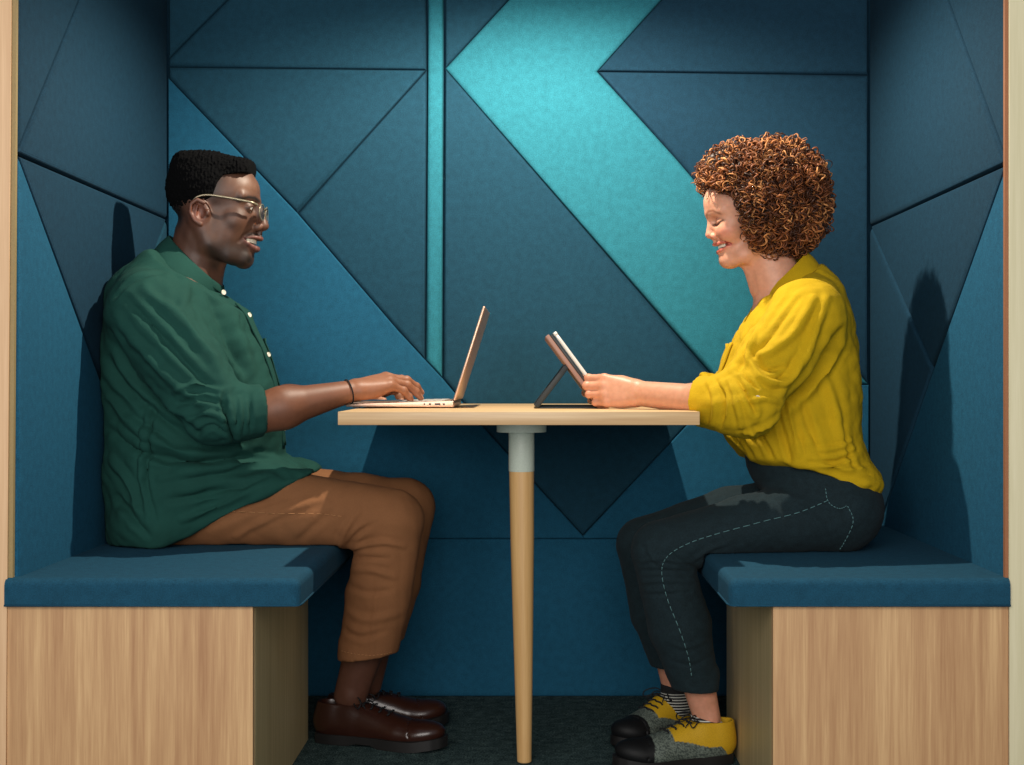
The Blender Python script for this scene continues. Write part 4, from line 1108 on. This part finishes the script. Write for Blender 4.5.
C = mixc(C, linemask(aw, v, [(6.0, 225.4), (11.5, 226.4), (16.5, 225.4), (20.5, 222.6)], 1.15)*(u < 729)*1.0, (38, 22, 18))
C = mixc(C, linemask(aw, v, [(6.5, 221), (12, 219.5), (18, 221)], 1.6)*(u < 726)*0.25, (150, 84, 62))
lips = np.maximum(linemask(aw, v, [(0, 244.7), (5, 244.3), (9, 243.9), (14, 243.5)], 1.3), linemask(aw, v, [(0, 252.3), (5, 251.8), (9, 250.2), (14.5, 245.0)], 1.9))*(u < 734)
C = mixc(C, lips*0.85, (184, 72, 66))
inm = (np.abs(v-248+0.2*np.maximum(aw-4, 0)) < 3.0)*(aw < 12)*(u > np.interp(aw, [0, 3.5, 7.5, 11.5, 15], WM['m'])+1.2)*(u < 735)
C = mixc(C, inm.astype(float)*0.8, (96, 30, 30))
parts = [(np.asarray(from_px(V, WY, WS)), Q)]; colL = [C]
# ---- arms and hands round the tablet
nl = []; nl2 = []
wr = at(640, 393.5, 0.425); el = at(746, 404, 0.275); kn = at(600, 389.5, 0.452)
PN = arm_piece(el, wr, 0.0345, 0.0235, kn-wr, (0.06, -1, 0.22), (0.05, 0.2, 1), [(14, 72, 42), (16, 82, 44), (18, 86, 44), (22, 84, 40)], 0.93,
               np.array([0.06, el[1]-0.06, 0.735]), np.array([el[0]+0.05, 0.56, 0.86]), (20, 42, 22, 12), 0.95, spread=(0, 0, 0, 0), flat=1.0, nails=nl, back=(0, 0, -0.001))
wr2 = at(630, 393, 0.785); el2 = at(735, 402, 0.84); kn2 = at(590, 388, 0.756)
PF = arm_piece(el2, wr2, 0.0345, 0.0235, kn2-wr2, (0.06, 1, 0.22), (0.05, -0.2, 1), [(14, 72, 42), (16, 82, 44), (18, 86, 44), (22, 84, 40)], 0.93,
               np.array([0.05, 0.64, 0.735]), np.array([el2[0]+0.06, el2[1]+0.06, 0.86]), (20, 42, 22, 12), 0.95, spread=(0, 0, 0, 0), flat=1.0, nails=nl2)
for (pv, pq), nls in ((PN, nl), (PF, nl2)):
    Cc = cols_of(len(pv), (204, 148, 118))
    Cc = mixc(Cc, sstep(-pv[:, 0], -0.19, -0.10)*0.25, (222, 140, 112))
    Cc = mixc(Cc, nailpaint(pv, nls)*0.9, (120, 14, 28))
    parts.append((pv, pq)); colL.append(Cc)
for a_ in (((690, 650), (708, 722), 0.425, 0.452, 0.040, 0.028), ((668, 640), (675, 690), 0.61, 0.645, 0.038, 0.027)):
    pv, pq = ankle(*a_); parts.append((pv, pq)); colL.append(cols_of(len(pv), (206, 146, 120)))
Fd = Field((0.14, 0.22, 0.20), (0.78, 0.92, 1.08), 0.011)
for pr in P_slices([(at(830, 495, WY), 0.07, 0.12), (at(800, 440, WY), 0.08, 0.11), (at(795, 370, WY), 0.085, 0.12), (at(790, 325, WY), 0.07, 0.12), (at(782, 300, WY), 0.05, 0.05)]): Fd.add(pr, 0.03)
for hp, knp, an in (((836, 512, 0.42), (664, 548, 0.40), (694, 680, 0.43)), ((836, 505, 0.58), (646, 543, 0.615), (670, 655, 0.60))):
    Fd.add(P_cone(at(*hp), at(*knp), 0.05, 0.038), 0.03); Fd.add(P_cone(at(*knp), at(*an), 0.042, 0.030), 0.02)
for sh, e_ in (((808, 318, 0.37), el), ((800, 315, 0.63), el2)): Fd.add(P_cone(at(*sh), e_, 0.04, 0.03), 0.03)
pv, pq = Fd.mesh(); parts.append((pv, pq)); colL.append(cols_of(len(pv), SK))
parts = [(rest(p_, -0.383, 0.32, 0.205, 1.078, TZ+0.0005, 0.025), q_) for p_, q_ in parts]
parts = [(rest(p_, 0.346, 0.86, -0.02, 1.08, 0.4515, 0.05), q_) for p_, q_ in parts]
wom_body = to_mesh('body', parts, M_SKIN_L, WOM, np.concatenate(colL))
bm = bmesh.new()
for k in range(-5, 6):
    a = k*0.185; wq = 12.0*math.sin(a); c = wh(np.interp(abs(wq), [0, 3.5, 7.5, 11.5, 15], WM['m'])+1.9, 247.0-abs(k)*0.22, wq)
    box(bm, -1.0/WS, 1.0/WS, -0.98/WS, 0.98/WS, -1.7/WS, 1.7/WS, Matrix.Translation(Vector(c))@Matrix.Rotation(-a, 4, 'Z'))
bmesh.ops.recalc_face_normals(bm, faces=bm.faces); bevel_all(bm, 0.0006, 2)
obj('teeth', bm, M_TEETH, wom_body)
# ---- curly hair: a dark springy mass and thousands of ringlets over it
M_CURL = paintmat('curl_hair', 0.5, 0.0, 400, spec=0.35, mot=0.85)
HC = np.array([761.0, 199.5, 0.0]); HR = np.array([68.0, 62.5, 57.0])
def face_edge(v):
    return np.interp(v, [120, 150, 165, 190, 200, 210, 225, 238, 247, 256, 266, 280], [688, 684, 684, 703, 720, 729, 733, 735, 743, 751, 757, 770])
def low_edge(u):
    return np.interp(u, [740, 752, 760, 772, 800, 820, 836], [256, 269, 271, 266, 259, 253, 240])
Fd = Field((690, 135, -58), (830, 268, 58), 1.1)
Fd.add(P_ell(HC, HR*0.84), 0); Fd.add(P_ell((728, 170, 0), (26, 20, 38)), 10)
Fd.warp(1.6, 0.30, 9, 10); Fd.warp(0.9, 0.8, 2, 10)
Fd.cut(None, (1, 0, 0), 3, lambda X, Y, Z: (face_edge(Y.ravel()).reshape(Y.shape)+7-X)*0.8+0*Z)
Fd.cut(None, (1, 0, 0), 3, lambda X, Y, Z: (Y+5-low_edge(X.ravel()).reshape(X.shape))*0.9+0*Z)
hv_, hq_ = Fd.mesh()
base_n = len(hv_)
rs = np.random.RandomState(11)
VV = [from_px(hv_, WY, WS)]; QQ = [flipq(hq_) if False else hq_]; CC = [cols_of(base_n, (46, 24, 14))]; off = base_n
def sup(dv, p=2.5):
    return 1.0/(np.sum(np.abs(dv)**p, axis=-1)**(1.0/p))
SEG = 4; NP = 34; cnt = 0; tries = 0
palette = [(142, 84, 44), (112, 62, 32), (170, 106, 58), (74, 40, 22), (196, 134, 80), (96, 52, 28), (58, 32, 19), (128, 72, 38)]
while cnt < 2900 and tries < 12000:
    tries += 1
    d0 = rs.normal(size=3); d0 /= np.linalg.norm(d0)
    if d0[1] > 0.75: continue
    down = np.array([0.12, 1.0, 0]); dn = down-d0*(d0@down); dn /= np.linalg.norm(dn)+1e-9
    rnd = rs.normal(size=3); rnd -= d0*(rnd@d0)
    sweep = rs.uniform(0.10, 0.62)
    t = np.linspace(0, 1, NP)[:, None]
    dd = d0+dn*sweep*t**1.3+rnd*0.16*t; dd /= np.linalg.norm(dd, axis=1)[:, None]
    shell = HR*rs.uniform(0.80, 1.02)*(1.0 if rs.rand() > 0.06 else 1.05)
    r0 = 0.55; rr = r0+(1-r0)*np.sin(np.clip(t*1.35, 0, 1)*math.pi/2)
    path = HC+dd*shell*sup(dd)[:, None]*rr
    keep = (path[:, 0] > face_edge(path[:, 1])+rs.uniform(-1, 3)) & (path[:, 1] < low_edge(path[:, 0])+rs.uniform(-4, 3)) & (rr[:, 0] > 0.78)
    idx_ = np.nonzero(keep)[0]
    if len(idx_) < 14: continue
    # longest run of kept points
    brk = np.nonzero(np.diff(idx_) > 1)[0]; runs = np.split(idx_, brk+1); run = max(runs, key=len)
    if len(run) < 14: continue
    P_ = path[run]; n = len(P_); T = np.gradient(P_, axis=0); T /= np.linalg.norm(T, axis=1)[:, None]+1e-9
    a = np.cross(T, [0.3, 0.2, 1.0]); a /= np.linalg.norm(a, axis=1)[:, None]; b = np.cross(T, a)
    L = np.concatenate([[0], np.cumsum(np.linalg.norm(np.diff(P_, axis=0), axis=1))])
    # resample finely along the length so that every coil is round
    m = min(64, max(16, int(L[-1]*0.95))); s_ = np.linspace(0, L[-1], m)
    ip = lambda A: np.stack([np.interp(s_, L, A[:, k]) for k in range(3)], 1)
    P2, a2, b2 = ip(P_), ip(a), ip(b)
    hr = rs.uniform(1.8, 4.0); pitch = rs.uniform(7.0, 12.0); ph = rs.uniform(0, 6.28)*1.0; sg = rs.choice([-1, 1])
    th = ph+sg*s_/pitch*2*math.pi; env = np.minimum(1, s_/6.0+0.3)*hr
    cu = P2+a2*(np.cos(th)*env)[:, None]+b2*(np.sin(th)*env)[:, None]
    rad = rs.uniform(0.42, 1.02)*np.interp(np.linspace(0, 1, m), [0, .1, .85, 1], [.7, 1, 1, .3])
    T2 = np.gradient(cu, axis=0); T2 /= np.linalg.norm(T2, axis=1)[:, None]+1e-9
    e1 = np.cross(T2, [0.1, 0.3, 1.0]); e1 /= np.linalg.norm(e1, axis=1)[:, None]+1e-9; e2 = np.cross(T2, e1)
    an = np.arange(SEG)*2*math.pi/SEG
    vv = cu[:, None, :]+e1[:, None, :]*(np.cos(an)[None, :, None]*rad[:, None, None])+e2[:, None, :]*(np.sin(an)[None, :, None]*rad[:, None, None]*0.7)
    vv = vv.reshape(-1, 3); VV.append(from_px(vv, WY, WS))
    i_ = np.arange(m-1)[:, None]*SEG; k_ = np.arange(SEG)[None, :]; k2 = (k_+1) % SEG
    QQ.append(np.stack([i_+k_, i_+k2, i_+SEG+k2, i_+SEG+k_], 2).reshape(-1, 4))
    col = np.array(palette[rs.randint(len(palette))], float)*rs.uniform(0.85, 1.15)
    cc = np.tile(np.append(L3(np.clip(col, 0, 255)), 1.0), (len(vv), 1)); CC.append(cc); cnt += 1
to_mesh('hair', list(zip(VV, QQ)), M_CURL, wom_body, np.concatenate(CC))
# ---- shirt
Y = WY
Fd = Field((0.30, 0.17, 0.545), (0.79, 0.94, 1.09), 0.0042)
sl = [S_((874, 488), (786, 478), 0.150, Y), S_((862, 462), (744, 452), 0.155, Y), S_((857, 425), (724, 425), 0.150, Y), S_((857, 385), (722, 385), 0.150, Y), S_((855, 350), (737, 350), 0.148, Y),
      S_((848, 318), (754, 322), 0.145, Y), S_((837, 292), (764, 306), 0.115, Y), S_((822, 268), (768, 296), 0.075, Y)]
for pr in P_slices(sl): Fd.add(pr, 0.025)
Fd.add(P_ell(at(765, 445, WY), (0.075, 0.13, 0.038), rotm('Y', 20)), 0.02)
Fd.add(P_ell(at(850, 478, WY), (0.062, 0.150, 0.040), rotm('Y', 15)), 0.02)
shn = at(806, 316, 0.365); shf = at(800, 315, 0.635)
elc = at(744, 402, 0.275); elf = at(738, 398, 0.80); cfn = at(699, 402, 0.335); cff = at(700, 396, 0.80)
for sh, e_, cf in ((shn, elc, cfn), (shf, elf, cff)):
    mid = sh*0.5+e_*0.5
    Fd.add(P_cone(sh, mid, 0.078, 0.070), 0.035); Fd.add(P_cone(mid, e_, 0.070, 0.066), 0.02)
    Fd.add(P_cone(e_+np.array([0.006, 0, -0.006]), cf-(cf-e_)*0.10, 0.064, 0.050), 0.02)
    dr = nrm(cf-e_)
    Fd.add(P_cone(cf-dr*0.050, cf-dr*0.006, 0.0535, 0.0525), 0.004)
    Fd.sub(P_cone(cf-dr*0.03, cf+dr*0.10, 0.0455, 0.0455), 0.002)
    X, Yy, Z = Fd.ax[0][:, None, None], Fd.ax[1][None, :, None], Fd.ax[2][None, None, :]
    pl = (X-cf[0])*dr[0]+(Yy-cf[1])*dr[1]+(Z-cf[2])*dr[2]
    near = np.sqrt((X-cf[0])**2+(Yy-cf[1])**2+(Z-cf[2])**2) < 0.10
    Fd.D = np.where(near & (pl > -0.004), np.maximum(Fd.D, pl), Fd.D).astype(np.float32)
# hem: blouses out in front, runs down over the hip behind
hp_ = [at(x, y, WY) for x, y in ((700, 430), (726, 437), (745, 456), (775, 462), (800, 469), (840, 486), (862, 494), (885, 495))]
hx = [p[0] for p in hp_]; hz = [p[2] for p in hp_]
Fd.cut(None, (0, 0, -1), 0.004, lambda X, Yy, Z: (np.interp(X.ravel(), hx, hz).reshape(X.shape)+0.006*np.sin(Yy*40)-Z)*0.85+0*Yy)
Fd.sub(P_econe(at(788, 306, WY), at(770, 236, WY), (0.050, 0.054), (0.054, 0.058)), 0.006)
n0 = at(753, 301, WY); n1_ = at(820, 265, WY); q_ = n1_-n0
Fd.cut(n0, (-q_[2], 0, q_[0]), 0.003)
Fd.sub(P_econe(at(748, 290, WY), at(746, 338, WY), (0.050, 0.036), (0.016, 0.004)), 0.004)
V, Q = Fd.mesh(); V = relax(V, Q, 2, 0.5)
V = folds(V, Q, [
    ([(822, 300), (808, 335), (790, 368), (770, 395)], 6, 9), ([(810, 300), (790, 330), (765, 352), (745, 362)], 5, 8), ([(795, 300), (775, 325), (758, 345), (748, 352)], -5, 7), ([(785, 292), (765, 318), (752, 338)], 4, 6),
    ([(838, 330), (826, 350), (806, 380), (785, 402)], -7, 8), ([(846, 335), (832, 365), (808, 395), (782, 420)], 6, 9),
    ([(742, 362), (752, 378), (768, 384), (782, 376), (790, 362)], 7, 6), ([(746, 354), (758, 370), (774, 368)], -6, 6), ([(730, 378), (738, 395), (746, 412)], -7, 5), ([(722, 380), (728, 402), (734, 425)], 5, 5), ([(712, 380), (717, 402), (716, 424)], -6, 4), ([(705, 382), (710, 402), (708, 426)], 4, 4),
    ([(740, 400), (756, 398), (772, 402)], 4, 5), ([(735, 432), (755, 428), (776, 414)], 4, 6), ([(735, 372), (740, 380), (748, 388)], -5, 4),
    ([(788, 395), (793, 425), (800, 455)], 5, 6), ([(778, 408), (784, 435), (792, 462)], -6, 6), ([(800, 388), (808, 420), (820, 455)], -4, 8), ([(828, 370), (836, 410), (846, 450)], 4, 10),
    ([(855, 440), (840, 448), (815, 450)], 4, 5), ([(862, 452), (838, 462), (808, 462)], -5, 5), ([(870, 470), (845, 470), (815, 462)], 4, 6), ([(845, 425), (850, 445), (858, 470)], -4, 6),
    ([(740, 425), (752, 440), (762, 458)], 4, 5), ([(732, 428), (742, 444), (750, 458)], -4, 4), ([(758, 428), (768, 446), (776, 462)], -4, 5),
    ([(735, 330), (730, 352), (726, 372)], 3, 5), ([(748, 332), (740, 352), (732, 372)], -4, 4), ([(756, 322), (748, 345), (738, 366)], 4, 4),
], 492, 1.95)
V = ripples(V, Q, 0.0030, 24, 23, 8); V = ripples(V, Q, 0.0012, 66, 24, 8); V = relax(V, Q, 1, 0.3)
m = (V[:, 0] < 0.3225) & (V[:, 2] < TZ+0.001) & (V[:, 2] > TB-0.02) & (V[:, 1] > 0.20)
V[m & (V[:, 2] < TZ-0.006), 0] = 0.3225; V[m & (V[:, 2] >= TZ-0.006) & (V[:, 0] < 0.322), 2] = TZ+0.001
wshirt = to_mesh('shirt', [(V, Q)], M_SHIRT_Y, WOM)
collar('collar', ((806, 252), (760, 297)), ((820, 268), (756, 316)), 0.058, 0.092, WY, M_SHIRT_Y, wshirt, 0.50, tip=(0.004, 0.006, -0.010))
disc_button('button', at(757.5, 398, 0.2065), (0, -1, 0.05), 0.0052, M_BUTTON, wshirt)
placket(V, WY-0.010, 0.885, 0.70, -1, M_SHIRT_Y, wshirt, w=0.013)
pocket(V, WY+0.045, WY+0.135, 0.885, 0.790, -1, M_SHIRT_Y, wshirt)
# ---- jeans
M_JEANS = fabric('dark_denim', (23, 38, 43), 0.2, 0.02, 260, 0.35, 0.85)
M_STITCH = plain('denim_stitch', (84, 122, 124), 0.8)
Fd = Field((0.15, 0.28, 0.125), (0.78, 0.73, 0.66), 0.0040)
Fd.add(P_ell(at(838, 508, WY), (0.090, 0.165, 0.088)), 0)
Fd.add(P_econe(at(826, 500, WY), at(800, 452, WY), (0.100, 0.155), (0.117, 0.135)), 0.03)
leg(Fd, (836, 512), (660, 549), (696, 690), (0.415, 0.40, 0.43), (0.082, 0.082), (0.062, 0.070), (0.058, 0.056), (0.066, 0.056), (0.046, 0.042), (745, 526))
leg(Fd, (836, 505), (643, 544), (672, 668), (0.585, 0.615, 0.60), (0.082, 0.082), (0.062, 0.070), (0.058, 0.056), (0.062, 0.056), (0.042, 0.040), (730, 516))
for hem, Yh, dn in (((696, 690), 0.43, (-0.05, 0, -1)), ((672, 668), 0.60, (-0.1, 0, -1))):
    c = at(*hem, Yh); dn = nrm(dn)
    X, Yy, Z = Fd.ax[0][:, None, None], Fd.ax[1][None, :, None], Fd.ax[2][None, None, :]
    pl = (X-c[0])*dn[0]+(Yy-c[1])*dn[1]+(Z-c[2])*dn[2]; sel = np.abs(Yy-c[1]) < 0.085
    Fd.D = np.where(sel, np.maximum(Fd.D, pl), Fd.D).astype(np.float32)
    tilt = np.array([0.0, 0, 0.03])
    Fd.add(P_econe(c+tilt, c+np.array([0.001, 0, 0.003]), (0.049, 0.045), (0.0465, 0.0430)), 0.001)
    Fd.D = np.where(sel, np.maximum(Fd.D, pl), Fd.D).astype(np.float32)
    Fd.sub(P_econe(c+np.array([-0.004, 0, 0.04]), c-np.array([0, 0, 0.06]), (0.036, 0.033), (0.040, 0.037)), 0.002)
Fd.cut(None, (0, 0, -1), 0.002, lambda X, Yy, Z: np.where((X > 0.352) & (Z > 0.398), 0.4512-Z, -1.0)+0*Yy)
V, Q = Fd.mesh(); V = relax(V, Q, 2, 0.5)
V = folds(V, Q, [
    ([(640, 560), (660, 556), (685, 562)], 3, 4), ([(638, 570), (660, 568), (690, 570)], -3, 4), ([(640, 582), (662, 578), (694, 580)], 3, 4), ([(642, 594), (664, 592), (690, 590)], -3, 4), ([(645, 540), (652, 556), (668, 566)], 3, 4),
    ([(690, 560), (705, 548), (725, 540)], 3, 5), ([(700, 570), (680, 560), (664, 545)], -3, 4), ([(790, 500), (810, 515), (826, 540)], -3, 6), ([(760, 488), (800, 500), (840, 505)], 3, 8),
    ([(668, 640), (684, 645), (704, 640)], 2, 5), ([(672, 660), (690, 664), (708, 658)], -2, 5), ([(748, 470), (756, 486), (775, 492)], -3, 6),
], 484, 1.2)
V = ripples(V, Q, 0.0008, 34, 32, 8); V = ripples(V, Q, 0.0004, 100, 33, 8)
V = rest(V, 0.346, 0.86, -0.02, 1.08, 0.4512, 0.05)
jeans = to_mesh('jeans', [(V, Q)], M_JEANS, WOM)
# outer seam stitching laid on the near leg
stitch(V, [(828, 500), (800, 512), (760, 522), (720, 533), (690, 543), (668, 556), (662, 572), (668, 600), (680, 630), (690, 660), (694, 682)], 492, M_STITCH, jeans)
stitch(V, [(846, 505), (852, 520), (846, 540), (842, 552)], 492, M_STITCH, jeans)
stitch(V, [(826, 488), (828, 502), (838, 508), (846, 505)], 492, M_STITCH, jeans)
# ---- shoes and socks
M_TWO = paintmat('two_tone_shoe', 0.6, 0.5, 700, spec=0.3, mot=0.7)
def paint_shoe(Vs, k):
    x, z = Vs[:, 0]/k, Vs[:, 2]; rsn = np.random.RandomState(3)
    C = cols_of(len(x), (208, 164, 30))
    g = ((z < 0.040+0.018*sstep(x, 0.06, 0.16)-0.03*sstep(-x, -0.05, -0.015)) | (x > 0.165)).astype(float)
    C = mixc(C, g, (112, 122, 112)); C = mixc(C, g*(rsn.rand(len(x)) > 0.55)*0.75, (40, 50, 50))
    C = mixc(C, (x > 0.218-0.25*np.maximum(z-0.03, 0)).astype(float), (14, 15, 17))
    return C
SHN = shoe('shoe', (0.420, 0.462, 0), (0.160, 0.385, 0), WOM, M_TWO, W=0.043, collar_z=0.095, sole_t=0.020, paint=paint_shoe)
SHF = shoe('shoe', (0.345, 0.705, 0), (0.182, 0.550, 0), WOM, M_TWO, L=0.235, W=0.042, collar_z=0.102, sole_t=0.020, paint=paint_shoe, mirror=-1)
def sockmat():
    m, nt, b = newmat('striped_sock'); v = coords(nt)
    sx = N(nt, 'ShaderNodeSeparateXYZ'); nt.links.new(v, sx.inputs[0])
    q = math_(nt, 'FRACT', math_(nt, 'MULTIPLY', sx.outputs['Z'], 150.0), 0.0); f = math_(nt, 'GREATER_THAN', q, 0.62)
    lo = math_(nt, 'LESS_THAN', sx.outputs['Z'], 0.106); f = math_(nt, 'MULTIPLY', f, lo)
    nt.links.new(ramp(nt, f, [(0.0, lin((14, 15, 18))), (1.0, lin((190, 190, 182)))]), b.inputs['Base Color']); b.inputs['Roughness'].default_value = 0.9
    return m
M_SOCK = sockmat()
for a_, b_ in ((at(706, 716, 0.447), at(709, 745, 0.455)), (at(675, 684, 0.640), at(677, 705, 0.655))):
    Fd = Field(np.minimum(a_, b_)-0.06, np.maximum(a_, b_)+0.06, 0.0024)
    Fd.add(P_econe(a_, b_, (0.0325, 0.0275), (0.037, 0.030)), 0)
    Fd.cut(a_+np.array([0, 0, -0.004]), (0.25, 0, 1), 0.002)
    V, Q = Fd.mesh(); to_mesh('sock', [(V, Q)], M_SOCK, WOM)
# =================================================================== LAPTOP
M_ROSE = plain('rose_aluminium', (204, 168, 144), 0.32, 0.55)
M_KEYS = plain('keycaps', (188, 180, 172), 0.55)
M_BLACK = plain('black_plastic', (12, 13, 15), 0.45)
M_SCREEN = plain('dark_screen', (8, 10, 12), 0.12)
lx0, lx1, ly0, ly1 = -0.4085, -0.176, 0.520, 0.850
lap = empty('laptop', ((lx0+lx1)/2, (ly0+ly1)/2, TZ), 'open rose-gold laptop under the hands of the man in green', 'laptop')
ll = -Vector(lap.location)
def LP(o, p=lap):
    if o.parent == p: o.location = -Vector(p.location) if p.type == 'EMPTY' else (0, 0, 0)
    return o
bm = bmesh.new(); vs = box(bm, lx0, lx1, ly0, ly1, TZ+0.0022, TZ+0.0155)
for v_ in vs:
    if v_.co.x < lx0+0.01: v_.co.z = TZ+0.0105 if v_.co.z > TZ+0.01 else TZ+0.0035
bmesh.ops.recalc_face_normals(bm, faces=bm.faces); bevel_all(bm, 0.0014, 3)
base = LP(obj('base', bm, M_ROSE, lap))
def zt(x): return TZ+0.0105+(0.005)*(x-lx0)/(lx1-lx0)
bm = bmesh.new()
for i in range(5):
    for j in range(14):
        x = lx0+0.112+i*0.0195; y = ly0+0.026+j*0.0203
        box(bm, x, x+0.0165, y, y+0.017, zt(x)-0.001, zt(x)+0.0016)
LP(obj('keyboard', bm, M_KEYS, lap, smooth=False))
LP(boxobj('touchpad', (lx0+0.018, lx0+0.095, (ly0+ly1)/2-0.06, (ly0+ly1)/2+0.06, zt(lx0+0.018)-0.0008, zt(lx0+0.06)-0.0002), M_ROSE, lap, 0))
for i, (x, w_, m_) in enumerate(((-0.2405, 0.0035, M_BLACK), (-0.229, 0.005, M_BLACK), (-0.2165, 0.0125, M_BLACK), (-0.199, 0.0045, M_BLACK))):
    o = boxobj('port', (x, x+w_, ly0-0.0003, ly0+0.004, TZ+0.0068, TZ+0.0108), m_, lap, 0); LP(o)
for fx in (lx0+0.02, lx1-0.02):
    for fy in (ly0+0.03, ly1-0.03): LP(boxobj('rubber_foot', (fx-0.008, fx+0.008, fy-0.004, fy+0.004, TZ, TZ+0.0035), M_BLACK, lap, 0))
# lid, leaning back from the hinge
hxz = np.array([-0.178, TZ+0.014]); tpz = np.array([-0.112, 0.9655]); dl = tpz-hxz; Ll = np.linalg.norm(dl); al = math.atan2(dl[0], dl[1])
Ml = Matrix.Translation((hxz[0], 0, hxz[1]))@Matrix.Rotation(al, 4, 'Y')
bm = bmesh.new(); box(bm, 0.0, 0.0052, ly0+0.001, ly1-0.001, 0.004, Ll, M=None); bmesh.ops.recalc_face_normals(bm, faces=bm.faces); bevel_all(bm, 0.0018, 3); bmesh.ops.transform(bm, matrix=Ml, verts=bm.verts)
lid = LP(obj('lid', bm, M_ROSE, lap))
bm = bmesh.new(); box(bm, -0.0004, 0.0002, ly0+0.008, ly1-0.008, 0.016, Ll-0.007); bmesh.ops.transform(bm, matrix=Ml, verts=bm.verts)
obj('screen', bm, M_SCREEN, lid, smooth=False)
lathe('hinge', [(0.0042, ly0+0.03), (0.0044, ly0+0.032), (0.0044, ly1-0.032), (0.0042, ly1-0.03)], M_BLACK, lap, 16, Matrix.Translation((hxz[0]-0.0005, 0, hxz[1]+0.0005))@Matrix.Rotation(-math.pi/2, 4, 'X')).location = ll
# =================================================================== TABLET on its folding stand, with a pen
M_ROSE2 = plain('case_rose', (150, 112, 98), 0.5)
M_CASE = plain('case_charcoal', (15, 25, 29), 0.55)
M_PEN = plain('pen_white', (222, 220, 214), 0.3)
ty0, ty1 = 0.478, 0.722
tbl = empty('tablet', (0.10, 0.60, TZ), 'tablet in a folding stand case held by the woman in yellow', 'tablet')
s_t = F/(ty0-CY)
def tp(px, py): return np.array([(px-VX)/s_t, CZ-(py-VY)/s_t])
top = tp(545.5, 336.5); bot = np.array([(597-VX)/s_t, TZ+0.006]); dl = top-bot; Lt = np.linalg.norm(dl); al = math.atan2(dl[0], dl[1])
Mt = Matrix.Translation((bot[0], 0, bot[1]))@Matrix.Rotation(al, 4, 'Y')    # local z up along the slab, +x = screen side
def slab(name, b, mat, parent, bev=0.0012):
    bm = bmesh.new(); box(bm, *b); bmesh.ops.recalc_face_normals(bm, faces=bm.faces)
    if bev: bevel_all(bm, bev, 2)
    bmesh.ops.transform(bm, matrix=Mt, verts=bm.verts); return obj(name, bm, mat, parent)
tloc = -Vector(tbl.location)
case = slab('case_back', (-0.001, 0.0085, ty0, ty1, 0.0, Lt), M_ROSE2, tbl, 0.002); case.location = tloc
tb = slab('tablet_body', (0.0088, 0.0150, ty0+0.002, ty1-0.002, 0.003, Lt-0.004), M_BLACK, tbl, 0.0015); tb.location = tloc
slab('screen', (0.0150, 0.0154, ty0+0.010, ty1-0.010, 0.012, Lt-0.012), M_SCREEN, tb, 0)
# kickstand hinged at mid height
hp = tp(567, 366); ft = tp(536.0, 405.5); ft[1] = TZ+0.004; dk = hp-ft; Lk = np.linalg.norm(dk); ak = math.atan2(dk[0], dk[1])
bm = bmesh.new(); box(bm, -0.006, 0.006, ty0+0.004, ty1-0.004, 0, Lk); bmesh.ops.recalc_face_normals(bm, faces=bm.faces); bevel_all(bm, 0.0015, 2)
bmesh.ops.transform(bm, matrix=Matrix.Translation((ft[0], 0, ft[1]))@Matrix.Rotation(ak, 4, 'Y'), verts=bm.verts)
o = obj('kickstand', bm, M_CASE, tbl); o.location = tloc
o = boxobj('case_flap_and_shadow', (ft[0]+0.004, bot[0]+0.012, ty0+0.01, ty1-0.01, TZ+0.0002, TZ+0.0042), M_CASE, tbl, 0.001); o.location = tloc  # dark flap of the case, also standing in for the tablet's shadow
# pen clipped along the near edge
def pen_pt(l): v_ = Mt@Vector((0.0204, ty0+0.006, l)); return np.array(v_)
pen = empty('stylus_pen', tuple(pen_pt(0.03)), 'white stylus pen lying along the near edge of the tablet', 'pen')
pl_ = -Vector(pen.location)
T1 = [pen_pt(l) for l in np.linspace(0.030, Lt-0.012, 12)]
o = tubes_obj('barrel', [tube_arrays(T1, [0.0022]+[0.0042]*10+[0.0038], 12)], M_PEN, pen); o.location = pl_
o = tubes_obj('band', [tube_arrays([pen_pt(0.052), pen_pt(0.068)], 0.0045, 12)], M_BLACK, pen); o.location = pl_
o = tubes_obj('cap', [tube_arrays([pen_pt(Lt-0.012), pen_pt(Lt-0.009), pen_pt(Lt-0.004)], [0.0040, 0.0046, 0.0040], 12)], M_PEN, pen); o.location = pl_
